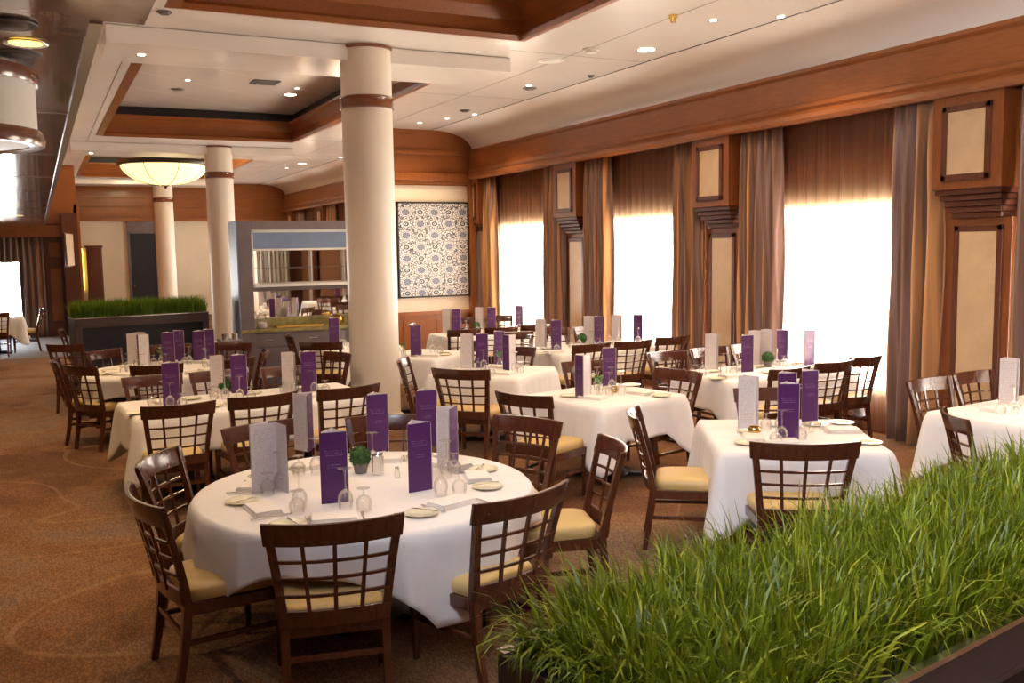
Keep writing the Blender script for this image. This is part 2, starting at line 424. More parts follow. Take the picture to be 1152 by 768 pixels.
# right wall with window openings between pilasters
PIL = [5.97 + 3.74*k for k in range(-2, 8)]
mb = MB(); WX = 8.16
mb.box(WX, 8.3, -3.2, 33.3, 0, .42); mb.box(WX, 8.3, -3.2, 33.3, 2.56, 3.5)
for y in PIL: mb.box(WX, 8.3, y-.62, y+.62, .42, 2.56)
mb.box(WX, 8.3, -3.2, PIL[1]-.62, .42, 2.56)
struct(mb.build('wall_right', M['woodv']))
for i in range(1, len(PIL)-1):
    y0, y1 = PIL[i]+.62, PIL[i+1]-.62
    w = struct(thing('window_%d' % i, None, None))
    f = MB()
    for (a, b_, c_, d) in ((y0, y0+.05, .42, 2.56), (y1-.05, y1, .42, 2.56), (y0, y1, .42, .47), (y0, y1, 2.51, 2.56)):
        f.box(WX+.03, WX+.09, a, b_, c_, d)
    f.build('window_frame', M['white'], w)
    f = MB(); f.box(WX+.055, WX+.06, y0+.05, y1-.05, .47, 2.51); f.build('window_pane', M['pane'], w)
def pilaster(y, n):
    root = struct(thing('trim_%d' % n, None, None, (0, y, 0)))
    mb = MB()   # upper projecting box
    mb.box(7.80, WX, -.37, .37, 2.58, 3.46)
    mb.build('upper_case', M['woodv'], root, bevel=.006)
    mb = MB()
    for (a, b_, c_, d) in ((-.26,-.20,2.66,3.36), (.20,.26,2.66,3.36), (-.26,.26,3.30,3.36), (-.26,.26,2.66,2.72)):
        mb.box(7.78, 7.81, a, b_, c_, d)
    mb.build('upper_frame', M['woodd'], root, bevel=.008)
    mb = MB(); mb.box(7.79, 7.80, -.20, .20, 2.72, 3.30); mb.build('upper_inset_panel', M['marble'], root)
    mb = MB()   # stepped corbel
    for k in range(5): mb.box(7.83+.035*k, WX, -.35+.022*k, .35-.022*k, 2.53-.055*k, 2.58-.055*k)
    mb.build('corbel', M['woodd'], root, bevel=.008)
    mb = MB()
    mb.box(8.02, WX, -.34, .34, 0, 2.31); mb.build('lower_case', M['woodv'], root, bevel=.006)
    mb = MB()
    for (a, b_, c_, d) in ((-.26,-.20,.30,2.24), (.20,.26,.30,2.24), (-.26,.26,2.18,2.24), (-.26,.26,.30,.36)):
        mb.box(7.995, 8.03, a, b_, c_, d)
    mb.build('lower_frame', M['woodd'], root, bevel=.008)
    mb = MB(); mb.box(8.005, 8.02, -.20, .20, .36, 2.18); mb.build('lower_inset_panel', M['marble'], root)
for y in PIL: pilaster(y, tn); tn += 1

# curtains
WORDS = ['', '', 'second', 'third']
def drape(y0, y1, label, seed, ph=0):
    rnd = random.Random(seed); n = 90; rows = 14; vs = []; fs = []
    nf = max(3, round((y1-y0)/.135))
    amp = [rnd.uniform(.6, 1.2) for _ in range(nf+2)]
    for j in range(rows+1):
        z = 3.47 - (3.45)*j/rows
        for i in range(n+1):
            t = i/n; q = t*nf; a = amp[int(q)]*(1-(q % 1)) + amp[int(q)+1]*(q % 1)
            spread = 1 + .07*math.sin(PI*j/rows) + (.05*j/rows)
            pinch = .55 + .45*min(1, j/2.5)
            y = (y0+y1)/2 + (t-.5)*(y1-y0)*spread*(1 if j > 0 else .97) + .012*math.sin(j*.7+q*1.7)
            x = 7.955 + .072*a*pinch*math.sin(2*PI*q+ph+.25*math.sin(j*.35+seed)) + .012*math.sin(5.3*q+1)
            vs.append((x, y, z))
    W = n+1
    for j in range(rows):
        for i in range(n): fs.append((j*W+i, j*W+i+1, (j+1)*W+i+1, (j+1)*W+i))
    mb = MB(); mb.add(vs, fs); o = mb.build('curtain', M['drape'], None, smooth=True, angle=180)
    sm = o.modifiers.new('s', 'SOLIDIFY'); sm.thickness = .004
    return tag(o, label, 'curtain', None)
def sheer(y0, y1, label, seed):
    rnd = random.Random(seed); n = 190; rows = 8; vs = []; fs = []
    fr = [rnd.uniform(0, 6.28) for _ in range(4)]
    for j in range(rows+1):
        for i in range(n+1):
            t = i/n; y = y0+(y1-y0)*t; z = 3.48 - 3.44*j/rows
            x = 8.095 + .020*math.sin(38*t*(y1-y0)+fr[2]+1.2*math.sin(7*t)+.1*j) + .008*math.sin(90*t*(y1-y0)+fr[3])
            vs.append((x, y, z))
    W = n+1
    for j in range(rows):
        for i in range(n): fs.append((j*W+i, j*W+i+1, (j+1)*W+i+1, (j+1)*W+i))
    mb = MB(); mb.add(vs, fs); o = mb.build('sheer_curtain', M['sheer'], None, smooth=True, angle=180)
    return tag(o, label, 'sheer curtain')
# window k lies between PIL[k] and PIL[k+1]; the four the photo shows are k=1..4 (k=1 nearest)
wname = {0:'window behind the viewer', 1:'window at the right edge', 2:'big window beside the front tables', 3:'middle window', 4:'farthest window before the framed picture',
         5:'first window beyond the picture wall', 6:'second window beyond the picture wall', 7:'third window beyond the picture wall', 8:'last window beyond the picture wall'}
sx = 7.95/7.85
for k in range(1, 9):
    y0, y1 = PIL[k], PIL[k+1]
    near = (y0+.38, y0+.95) if k != 4 else (y0+.12, y0+.9)
    far = (y1-1.12, y1-.42)
    if k == 4: far = (16.42, 17.12); near = (y0+.30, y0+.95)
    if k == 5: near = (17.45, 17.95)
    drape(*near, 'floor-length brown taffeta curtain at the near side of the %s' % wname[k], 10+k)
    drape(*far, 'floor-length brown taffeta curtain at the far side of the %s' % wname[k], 30+k, 1)
    sheer(near[1]-.2, far[0]+.2, 'gathered brown sheer curtain, blown bright by daylight, in the %s' % wname[k], 50+k)

# picture wall (partition) and its wood frieze
mb = MB(); mb.box(5.5, 8.16, 17.2, 17.42, .87, 3.33); struct(mb.build('wall_end', M['cream']))
mb = MB()
mb.box(5.5, 8.16, 17.19, 17.43, 3.33, 4.42); mb.box(5.5, 7.8, 17.12, 17.2, 3.36, 3.42); mb.box(5.5, 7.8, 17.08, 17.2, 3.42, 3.50)
mb.box(5.5, 7.8, 17.10, 17.2, 3.50, 3.56); mb.box(5.5, 7.8, 17.14, 17.2, 3.93, 4.0)
mb.box(7.74, 7.84, 17.05, 17.2, 0, 3.36)
struct(mb.build('trim_%d' % tn, M['wood'], bevel=.004)); tn += 1
mb = MB()
mb.box(5.5, 8.16, 17.17, 17.43, 0, .80); mb.box(5.5, 8.16, 17.13, 17.43, .80, .87)
for k in range(3): mb.box(5.6+.7*k, 6.2+.7*k, 17.155, 17.18, .12, .7)
struct(mb.build('trim_%d' % tn, M['wood'], bevel=.005)); tn += 1
pic = thing('framed_picture', 'large black-framed blue and white rosette pattern print on the cream end wall', 'picture', (6.985, 17.2, 2.08))
mb = MB(); w, h = .755, .93
for (a, b_, c_, d) in ((-w, -w+.03, -h, h), (w-.03, w, -h, h), (-w, w, h-.03, h), (-w, w, -h, -h+.03)): mb.box(a, b_, -.06, -.002, c_, d)
mb.build('picture_frame', M['black'], pic, bevel=.003)
mb = MB(); mb.box(-w+.03, w-.03, -.045, -.01, -h+.03, h-.03); o = mb.build('print', M['art'], pic)
wall_uv(o, lambda c: ((c.x+w)/(2*w), (c.z+h)/(2*h)))

# far wall of the room
mb = MB(); mb.box(1.05, 8.16, 33.0, 33.3, 0, 3.15); struct(mb.build('wall_far', M['cream']))
mb = MB(); mb.box(.95, 8.16, 32.92, 33.3, 3.15, 4.42)
mb.box(.95, 7.8, 32.8, 33.0, 3.15, 3.25); mb.box(.95, 7.8, 32.84, 33.0, 3.9, 4.0); mb.box(.95, 7.8, 32.84, 33.0, 3.6, 3.64)
mb.box(.92, 1.06, 27.0, 33.3, 0, 3.4); mb.box(.2, 1.0, 27.0, 33.2, 2.88, 4.42)
struct(mb.build('trim_%d' % tn, M['wood'], bevel=.005)); tn += 1
d = struct(thing('door_1', None, None, (3.12, 33.0, 0)))
mb = MB(); mb.box(-.38, .40, -.03, .02, 0, 2.75); mb.build('door_leaf', M['panel'], d)
mb = MB(); mb.box(-.46, -.38, -.06, .02, 0, 2.83); mb.box(.40, .48, -.06, .02, 0, 2.83); mb.box(-.46, .48, -.06, .02, 2.75, 3.14); mb.build('door_frame', M['grey'], d)
mb = MB(); mb.lathe([(0,-.02),(.02,-.02),(.025,0),(.02,.02),(0,.02)], 10, (-.3,-.05,1.05)); mb.build('door_handle', M['brass'], d)
wd = thing('cabinet', 'tall narrow dark cabinet standing against the cream wall at far left', 'cabinet', (1.62, 32.5, 0))
mb = MB(); mb.box(-.23, .23, -.2, .28, 0, 2.30); mb.build('cabinet_body', M['woodd'], wd, bevel=.01)
mb = MB(); mb.box(-.26, .26, -.23, .3, 2.30, 2.37); mb.build('cabinet_top', M['woodd'], wd, bevel=.01)
mb = MB(); mb.box(-.19, .19, -.22, -.2, .1, 2.2); mb.build('cabinet_door', M['woodd'], wd, bevel=.006)
sc = thing('wall_lamp', 'slim glowing amber wall lamp beside the dark cabinet', 'lamp', (1.25, 32.9, 0))
mb = MB(); mb.lathe([(0,0),(.07,.02),(.09,.4),(.09,1.2),(.06,1.35),(0,1.36)], 14, (0,0,.95)); mb.build('lamp_shade', M['sconce'], sc, smooth=True)
mb = MB(); mb.box(-.05,.05,-.02,.1,1.0,2.4); mb.lathe([(0,0),(.1,0),(.1,.04),(0,.04)], 14, (0,0,2.30)); mb.build('lamp_bracket', M['brass'], sc)

# left aft wall with its window, seen past the low ceiling
mb = MB()
mb.box(-6.2, -2.3, 27.0, 27.3, 0, 2.9); mb.box(-.32, .95, 27.0, 27.3, 0, 2.9); mb.box(-2.3, -.32, 27.0, 27.3, 2.62, 2.9); mb.box(-2.3, -.32, 27.0, 27.3, 0, .35)
struct(mb.build('wall_back', M['woodd']))
w = struct(thing('window_9', None, None, (-1.31, 27.1, 0)))
mb = MB()
for (a, b_, c_, d) in ((-.99,-.94,.35,2.62), (.94,.99,.35,2.62), (-.99,.99,.35,.40), (-.99,.99,2.57,2.62)): mb.box(a, b_, 0, .06, c_, d)
mb.build('window_frame', M['white'], w)
mb = MB(); mb.box(-.94, .94, .028, .033, .40, 2.57); mb.build('window_pane', M['pane'], w)
mb = MB(); mb.box(-6.2, -6.0, -3.2, 27.2, 0, 2.9); struct(mb.build('wall_left', M['woodd']))
mb = MB(); mb.box(-6.2, 8.4, -3.4, -3.2, 0, 5.2); struct(mb.build('wall_front', M['woodd']))
def flat_drape(x0, x1, y, z0, z1, label, seed, mat='drape', cat='curtain', name='curtain'):
    rnd = random.Random(seed); n = 60; nf = max(3, round((x1-x0)/.14)); vs = []; fs = []
    for j in range(9):
        for i in range(n+1):
            t = i/n
            vs.append((x0+(x1-x0)*t, y+.05*math.sin(2*PI*nf*t+.3*math.sin(j*.6+seed)), z1+(z0-z1)*j/8))
    for j in range(8):
        for i in range(n): fs.append((j*(n+1)+i, j*(n+1)+i+1, (j+1)*(n+1)+i+1, (j+1)*(n+1)+i))
    mb = MB(); mb.add(vs, fs); o = mb.build(name, M[mat], None, smooth=True, angle=180)
    sm = o.modifiers.new('s', 'SOLIDIFY'); sm.thickness = .004
    return tag(o, label, cat)
flat_drape(-.42, .16, 26.86, .02, 2.58, 'dark curtain at the right side of the far-left window', 3)
flat_drape(-2.75, -2.2, 26.86, .02, 2.58, 'dark curtain at the left side of the far-left window', 5)
flat_drape(-2.2, -.42, 26.93, 1.92, 2.58, 'dark gathered valance over the far-left window', 4, 'drape', 'valance', 'valance')
mb = MB(); mb.box(-6.0, .9, 26.72, 26.98, 2.56, 2.85); mb.box(-6, .9, 26.68, 26.98, 2.56, 2.62)
struct(mb.build('trim_%d' % tn, M['wood'], bevel=.004)); tn += 1
root = struct(thing('trim_%d' % tn, None, None, (.42, 27.0, 0))); tn += 1
mb = MB(); mb.box(-.24, .24, -.14, 0, 0, 2.56); mb.build('pilaster_case', M['woodd'], root, bevel=.006)
mb = MB(); mb.box(-.13, .13, -.16, -.14, 2.05, 2.42); mb.box(-.13, .13, -.16, -.14, .4, 1.75); mb.build('pilaster_panel', M['wood'], root)
sg = thing('wall_panel', 'pale upright panel angled on the wood corner at far left', 'panel', (.80, 27.0-.45, 2.22), R(38))
mb = MB(); mb.box(-.16, .16, -.03, 0, -.40, .40); mb.build('panel_board', M['marble'], sg)
mb = MB(); mb.box(-.19, .19, 0, .03, -.43, .43); mb.build('panel_back', M['woodd'], sg)
sg.parent = None
mb = MB(); mb.box(.62, .98, 26.56, 27.0, 0, 3.15); struct(mb.build('trim_%d' % tn, M['woodd'])); tn += 1

M['creamdrape'] = drape_mat('cream_drape', (.72,.62,.42), (.60,.50,.33), (.66,.58,.42))[0]
flat_drape(5.2, 7.7, -3.05, .05, 3.2, 'cream curtain added on the wall behind the viewer for the station mirror to reflect', 77, 'creamdrape')  # out of direct view, added to put cream into the station mirror
# columns
def make_column():
    r = thing('column', None, None)
    mb = MB(); mb.lathe([(.29,0),(.29,4.40)], 48); mb.build('shaft', M['column'], r, smooth=True)
    mb = MB(); mb.lathe([(.29,3.70),(.315,3.705),(.305,3.725),(.305,3.80),(.315,3.82),(.305,3.835),(.29,3.84)], 48); mb.build('wood_band', M['band'], r, smooth=True)
    mb = MB(); mb.lathe([(.29,4.36),(.31,4.365),(.31,4.39),(.29,4.395)], 48); mb.build('top_ring', M['band'], r, smooth=True)
    mb = MB(); mb.lathe([(.29,0),(.33,0),(.33,.14),(.30,.16),(.29,.16)], 48); mb.build('plinth', M['column'], r, smooth=True)
    return Proto(r)
colp = make_column()
colp.place((3.5,10.54,0), 0, 'thick ivory round column with a wood band rising behind the front tables', 'column')
colp.place((3.68,21.4,0), 0, 'ivory round column between the grass planter and the serving station', 'column')
colp.place((3.68,31.6,0), 0, 'thinnest-looking ivory round column, in front of the far cream wall', 'column')

# ------------------------------------------------------------------ chairs
def make_chair():
    r = thing('dining_chair', None, None)
    def curve(x): return -.065*(1-(x/.28)**2)     # plan curvature of the back
    def by(z): return -.215 - .115*max(0, (z-.42)/.51)**1.25   # rake
    # seat
    mb = MB(); n = 14; prof = []
    def outline(k):
        pts = []
        W0, W1, D0, D1 = .20, .235, -.20, .255
        for i in range(32):
            a = 2*PI*i/32; c, s_ = math.cos(a), math.sin(a)
            e = .32; x = abs(c)**e*(1 if c >= 0 else -1); y = abs(s_)**e*(1 if s_ >= 0 else -1)
            wy = W0+(W1-W0)*(y+1)/2
            pts.append((x*wy*k, (D0+D1)/2+y*(D1-D0)/2*k))
        return pts
    rings = [(.985,.425),(1.0,.435),(1.01,.455),(1.0,.475),(.96,.490),(.85,.499),(.6,.505),(.25,.507)]
    vs = []; fs = []
    for k, z in rings: vs += [(x, y, z) for x, y in outline(k)]
    for j in range(len(rings)-1):
        for i in range(32): fs.append((j*32+i, j*32+(i+1) % 32, (j+1)*32+(i+1) % 32, (j+1)*32+i))
    fs += [tuple(range(32))[::-1], tuple(range((len(rings)-1)*32, len(rings)*32))]
    mb.add(vs, fs); o = mb.build('seat', M['seat'], r, smooth=True, angle=60)
    # frame under seat
    mb = MB()
    mb.sweep([(-.20,-.205,.392),(.20,-.205,.392)], .028, .06); mb.sweep([(-.225,.235,.392),(.225,.235,.392)], .028, .06)
    for s in (-1, 1): mb.sweep([(s*.20,-.20,.392),(s*.228,.235,.392)], .026, .06)
    mb.build('seat_frame', M['chair'], r, bevel=.003)
    for s in (-1, 1):
        mb = MB()   # rear leg running up into the back post
        zs = [0, .15, .3, .42, .52, .62, .72, .82, .925]
        pts = [(s*(.205+(.0 if z < .42 else .055*((z-.42)/.5)**1.2)), (by(z) if z > .42 else -.215-.06*((.42-z)/.42)**1.4), z) for z in zs]
        mb.sweep(pts, [.030,.032,.035,.038,.037,.036,.036,.036,.038], [.034,.038,.042,.044,.04,.036,.032,.030,.028], up=(0,1,0))
        mb.build('leg', M['chair'], r, bevel=.003)
        mb = MB(); mb.sweep([(s*.218,.228,0),(s*.222,.232,.42)], [.024,.042], [.024,.042], up=(0,1,0))
        mb.build('leg', M['chair'], r, bevel=.003)
    def arc(z, w, n=12): return [(x, by(z)+curve(x)-.0, z) for x in [(-w+2*w*i/n) for i in range(n+1)]]
    # top rail: curved board, taller than thick
    mb = MB(); n = 16; vs = []; fs = []
    for i in range(n+1):
        x = -.285+.57*i/n; c = curve(x)+.045*0
        for (dy, z) in ((-.013,.825),(.013,.825),(.011,.93),(-.013,.93)): vs.append((x*(1 if z > .9 else .972), by(z)+c+dy+.002, z+(.004*(abs(x)/.28)**2 if z > .9 else 0)))
    for i in range(n):
        for k in range(4): a = i*4+k; b_ = i*4+(k+1) % 4; fs.append((a, b_, b_+4, a+4))
    fs += [(3,2,1,0), tuple(n*4+k for k in range(4))]
    mb.add(vs, fs); mb.build('top_rail', M['chair'], r, smooth=True, bevel=.004, angle=35)
    # lattice
    mb = MB(); z0, z1 = .50, .835
    for k in (-1, 0, 1):
        pts = []
        for i in range(7):
            z = z0-.02+(z1-z0+.03)*i/6; sp = .108*(1+.18*(z-.55)/.3); x = k*sp
            pts.append((x, by(z)+curve(x), z))
        mb.sweep(pts, .017, .013, up=(0,1,0))
    for z in (.58, .665, .748):
        mb.sweep([(x, by(z)+curve(x)*.95, z) for x in [-.235+.47*i/12 for i in range(13)]], .013, .014)
    mb.build('lattice', M['chair'], r)
    mb = MB()
    n = 10; vs = []; fs = []
    for i in range(n+1):
        x = -.222+.444*i/n; c = curve(x)*.8
        for (dy, zz) in ((-.012,.425),(.012,.425),(.012,.505),(-.012,.505)): vs.append((x, by(zz)+c+dy, zz))
    for i in range(n):
        for k in range(4): a = i*4+k; b_ = i*4+(k+1) % 4; fs.append((a, b_, b_+4, a+4))
    fs += [(3,2,1,0), tuple(n*4+k for k in range(4))]
    mb.add(vs, fs); mb.build('lower_rail', M['chair'], r, bevel=.003)
    for s in (-1, 1):
        mb = MB(); mb.sweep([(s*.208,-.235,.23),(s*.220,.225,.23)], .018, .026); mb.build('stretcher', M['chair'], r, bevel=.002)
    mb = MB(); mb.sweep([(-.20,-.238,.27),(.20,-.238,.27)], .018, .026); mb.build('stretcher', M['chair'], r, bevel=.002)
    return Proto(r)
chp = make_chair()
def chair(x, y, face, label, group=None, w=1.0):
    a = R(face); chp.place((x+.33*math.cos(a), y+.33*math.sin(a), 0), a-PI/2, label, 'chair', group, (w, 1, 1))

# ------------------------------------------------------------------ tables and cloths
def table(cx, cy, rz, hx, hy, rnd, label, clabel, hang=.42, seed=1, amp=1.0):
    t = thing('dining_table', label, 'table', (cx, cy, 0), R(rz))
    mb = MB()
    if rnd: mb.lathe([(0,.715),(hx-.02,.715),(hx-.01,.73),(hx-.02,.744),(0,.744)], 48)
    else: mb.box(-hx+.012, hx-.012, -hy+.012, hy-.012, .715, .744)
    mb.build('tabletop', M['woodd'], t)
    n = 2 if (not rnd and hx > .8) else 1
    for k in range(n):
        ox = 0 if n == 1 else (-.55+1.1*k)
        mb = MB(); mb.lathe([(0,.03),(.22,.03),(.20,.05),(.05,.07),(.04,.12),(.04,.68),(.13,.70),(.13,.715),(0,.715)], 24, (ox,0,0)); mb.build('pedestal', M['black'], t, smooth=True)
        mb = MB()
        for q in range(4): 
            a = PI/4+q*PI/2; mb.sweep([(ox,0,.025),(ox+.34*math.cos(a),.34*math.sin(a),.02)], .06, .035)
        mb.build('pedestal_foot', M['black'], t, bevel=.004)
    # cloth: a square/rectangular cloth draped over the top
    r = random.Random(seed); NS = 320; per = []
    if rnd:
        for i in range(NS):
            a = 2*PI*i/NS; c, s_ = math.cos(a), math.sin(a)
            q = (hx+.20)/max(abs(math.cos(a+.62)), abs(math.sin(a+.62))) - hx
            per.append((hx*c, hx*s_, c, s_, min(q, .50), abs(math.sin(2*(a+.62)))))
    else:
        rc = .022; straight = [(hx-rc, -hy, hx, -1)]
        segs = []
        Lx, Ly, La = 2*(hx-rc), 2*(hy-rc), PI/2*rc*5
        tot = 2*(Lx+Ly)+4*La; 
        for i in range(NS):
            d = tot*i/NS; side = 0
            for ln, kind in ((Ly,0),(La,1),(Lx,2),(La,3),(Ly,4),(La,5),(Lx,6),(La,7)):
                if d < ln or kind == 7: break
                d -= ln
            t_ = d/ln
            cen = [(hx-rc, hy-rc), (-hx+rc, hy-rc), (-hx+rc, -hy+rc), (hx-rc, -hy+rc)]
            if kind == 0: p = (hx, -hy+rc+d); nn = (1, 0); e = min(t_, 1-t_)*ln
            elif kind == 2: p = (hx-rc-d, hy); nn = (0, 1); e = min(t_, 1-t_)*ln
            elif kind == 4: p = (-hx, hy-rc-d); nn = (-1, 0); e = min(t_, 1-t_)*ln
            elif kind == 6: p = (-hx+rc+d, -hy); nn = (0, -1); e = min(t_, 1-t_)*ln
            else:
                k = (kind-1)//2; a = k*PI/2 + t_*PI/2; nn = (math.cos(a), math.sin(a)); p = (cen[k][0]+rc*nn[0], cen[k][1]+rc*nn[1]); e = -1
            if e < 0:
                cf = 1-abs(t_-.5)*2; hl = hang*(1.62+.12*cf); cc = .85+.15*cf
            else:
                q = max(0, 1-e/.27); hl = hang*(1+.62*q); cc = .85*q*q
            per.append((p[0], p[1], nn[0], nn[1], hl, cc))
    ph = [r.uniform(0, 6.28) for _ in range(5)]
    rows = 12; vs = [(0, 0, .7495)]; fs = []
    for k in (.5, .985): vs += [(p[0]*k, p[1]*k, .7495) for p in per]
    for j in range(rows+1):
        u = j/rows
        for i, p in enumerate(per):
            th = 2*PI*i/NS
            drop = max(0, p[4]*u - (.012 if j else 0)); 
            fold = (math.sin((23 if rnd else 13)*th+ph[0]+1.1*math.sin(3*th+ph[1])) + .5*math.sin((41 if rnd else 31)*th+ph[2]))
            if rnd: fold = 1.9*(1-2*abs(math.sin(6.5*th+ph[0]+.9*math.sin(2*th+ph[1])))**.7) + .35*fold
            out = .006 + .018*min(1, u*6) + u*(.020 + (.016 if rnd else .008)*amp*fold) + .10*p[5]*u*(.9 if not rnd else .22)
            sh = .02*u*math.sin(7*th+ph[3])
            vs.append((p[0]+p[2]*out-p[3]*sh, p[1]+p[3]*out+p[2]*sh, .7495-(.002 if j == 0 else 0)-drop))
    for i in range(NS):
        j = (i+1) % NS; fs.append((0, 1+i, 1+j))
        for q in range(rows+2): a = 1+q*NS; fs.append((a+i, a+NS+i, a+NS+j, a+j))
    mb = MB(); mb.add(vs, fs); o = mb.build('tablecloth', M['cloth'], None, smooth=True, angle=75)
    o.location = (cx, cy, 0); o.rotation_euler = (0,0,R(rz))
    sm = o.modifiers.new('s', 'SOLIDIFY'); sm.thickness = .0025; sm.offset = 1
    tag(o, clabel, 'tablecloth')
    return dict(c=(cx,cy), rz=R(rz), hx=hx, hy=hy, rnd=rnd)
ZT = .7525

# ------------------------------------------------------------------ tableware prototypes
def make_menu(opened=False):
    """card folded into a standing triangle: purple cover and flap, printed third side, white inside"""
    r = thing('menu', None, None); H = .385; W = .148
    hgt = W*.80
    P = [(-W/2, 0), (W/2, 0), (.012, hgt), (-W/2+.012, .016)]
    if opened: P = [(.075, -.055), (.015, .075), (-.125, .0), (-.03, .11)]
    def panels(nm, mt, ks, off):
        me = bpy.data.meshes.new(nm); vs = []; fs = []; uvs = []
        for k in ks:
            (ax, ay), (bx, by_) = P[k], P[k+1]
            dx_, dy_ = bx-ax, by_-ay; L = math.hypot(dx_, dy_); nx, ny = -dy_/L, dx_/L
            b0 = len(vs); th = .0018
            q = [(ax+nx*off, ay+ny*off), (bx+nx*off, by_+ny*off), (bx+nx*(off+th), by_+ny*(off+th)), (ax+nx*(off+th), ay+ny*(off+th))]
            hh = H if k != 2 else H+.004
            for z in (0, hh): vs += [(x, y, z) for x, y in q]
            for f in ((0,1,5,4),(1,2,6,5),(2,3,7,6),(3,0,4,7),(4,5,6,7),(3,2,1,0)):
                fs.append([b0+i for i in f])
                for i in f: uvs.append(((0 if i % 4 in (0,3) else 1), i//4))
        me.from_pydata(vs, [], fs); me.materials.append(M[mt])
        uv = me.uv_layers.new(name='UVMap')
        for p in me.polygons:
            for li in p.loop_indices: uv.data[li].uv = uvs[li]
        o = bpy.data.objects.new(nm, me); COL.objects.link(o); o.parent = r
    panels('cover', 'mpurple', (0,1), 0); panels('printed_side', 'mwhite', (2,), 0); panels('inside_pages', 'mwhite', (0,1,2), .0022)
    return Proto(r)
menup = make_menu(); openp = make_menu(True)
def make_glass(nm, rb, hb, rim, stem, foot):
    """stemware standing upside down: rim on the cloth, foot on top"""
    r = thing(nm, None, None)
    mb = MB(); H = hb+stem
    mb.lathe([(rim,0),(rim*1.03,hb*.2),(rb,hb*.45),(rb*.93,hb*.7),(rb*.6,hb*.92),(.008,hb)], 20); mb.build('bowl', M['glass'], r, smooth=True)
    mb = MB(); mb.lathe([(.008,hb),(.0045,hb+.01),(.004,hb+stem*.6),(.007,H-.006)], 10); mb.build('stem', M['glass'], r, smooth=True)
    mb = MB(); mb.lathe([(.007,H-.006),(foot*.6,H-.003),(foot,H),(foot,H+.0015),(0,H+.002)], 20); mb.build('foot', M['glass'], r, smooth=True)
    return Proto(r)
winep = make_glass('wine_glass', .041, .108, .033, .112, .038)
goblp = make_glass('water_goblet', .043, .085, .036, .035, .034)
def make_plate():
    mb = MB(); mb.lathe([(0,.004),(.055,.004),(.062,.008),(.088,.014),(.090,.016),(.087,.0165),(.060,.011),(.054,.007),(0,.007)], 36, closed=False)
    o = mb.build('side_plate', M['china'], None, smooth=True); return Proto(o)
platep = make_plate()
def make_napkin():
    mb = MB(); r = random.Random(3)
    for k, (a, b_, z0, z1) in enumerate(((.122,.075,0,.006),(.119,.073,.007,.013),(.115,.070,.014,.020),(.112,.067,.021,.027))):
        mb.box(-a, a, -b_, b_, z0, z1)
        mb.box(-a, -a+.014, -b_, b_, 0, z1)
    o = mb.build('folded_napkin', M['napkin'], None, smooth=True, bevel=.003); return Proto(o)
napp = make_napkin()
def make_knife(L=.22):
    r = thing('table_knife', None, None)
    mb = MB(); mb.sweep([(0,-.11,.006),(0,-.04,.007),(0,.0,.006)], [.013,.014,.009], [.006,.007,.005]); mb.build('handle', M['chrome'], r, bevel=.0015)
    mb = MB(); mb.sweep([(0,.0,.006),(.001,.05,.006),(.003,.09,.006),(.006,.108,.006)], [.010,.018,.017,.006], .0018); mb.build('blade', M['chrome'], r)
    return Proto(r)
def make_fork():
    r = thing('table_fork', None, None)
    mb = MB(); mb.sweep([(0,-.10,.005),(0,-.03,.008),(0,.03,.006),(0,.045,.005)], [.014,.006,.007,.020], .003); mb.build('handle', M['chrome'], r)
    mb = MB()
    for k in range(4): mb.sweep([(-.009+.006*k,.045,.005),(-.009+.006*k,.07,.004),(-.008+.0053*k,.095,.009)], .0032, .002)
    mb.build('tines', M['chrome'], r); return Proto(r)
knifep = make_knife(); forkp = make_fork()
def make_topiary():
    r = thing('potted_topiary', None, None)
    mb = MB(); mb.lathe([(0,0),(.036,0),(.046,.055),(.048,.062),(.040,.062),(.038,.05),(0,.05)], 20); mb.build('pot', M['pot'], r, smooth=True)
    bm = bmesh.new(); bmesh.ops.create_icosphere(bm, subdivisions=3, radius=.060)
    rr = random.Random(4); vs = [v.co.copy() for v in bm.verts]; fs = [[v.index for v in f.verts] for f in bm.faces]; bm.free()
    mb = MB(); mb.add([v*(1+rr.uniform(-.05,.05))+Vector((0,0,.10)) for v in vs], fs)
    for k in range(420):   # little leaves
        d_ = Vector((rr.gauss(0,1), rr.gauss(0,1), rr.gauss(0,1))).normalized(); p = d_*.060+Vector((0,0,.10))
        t1 = d_.cross(Vector((rr.random(), rr.random(), rr.random()))).normalized()*.005
        mb.add([p-t1, p+t1, p+d_*.012+t1*.2], [(0,1,2)])
    mb.build('leaf_ball', M['leaf'], r); return Proto(r)
topp = make_topiary()
def make_vase():
    r = thing('bud_vase', None, None)
    mb = MB(); mb.lathe([(0,.002),(.03,.002),(.036,.03),(.030,.06),(.016,.085),(.020,.10)], 20); mb.build('vase_body', M['glass'], r, smooth=True)
    mb = MB(); rr = random.Random(9)
    for k in range(5): mb.sweep([(0,0,.01),(rr.uniform(-.008,.008),rr.uniform(-.008,.008),.09),(rr.uniform(-.03,.03),rr.uniform(-.03,.03),.16)], .0025, .0025, up=(0,1,0))
    mb.build('stems', M['sprig'], r)
    mb = MB()
    for k in range(14):
        a = rr.uniform(0, 2*PI); ro = rr.uniform(.008,.035); z = rr.uniform(.10,.17)
        c = Vector((ro*math.cos(a), ro*math.sin(a), z)); d_ = Vector((math.cos(a), math.sin(a), rr.uniform(.2,1.2))).normalized(); s_ = d_.cross(Vector((0,0,1))).normalized()
        mb.add([c, c+d_*.02+s_*.012, c+d_*.046, c+d_*.02-s_*.012], [(0,1,2,3)])
    mb.build('leaves', M['sprig'], r); return Proto(r)
vasep = make_vase()
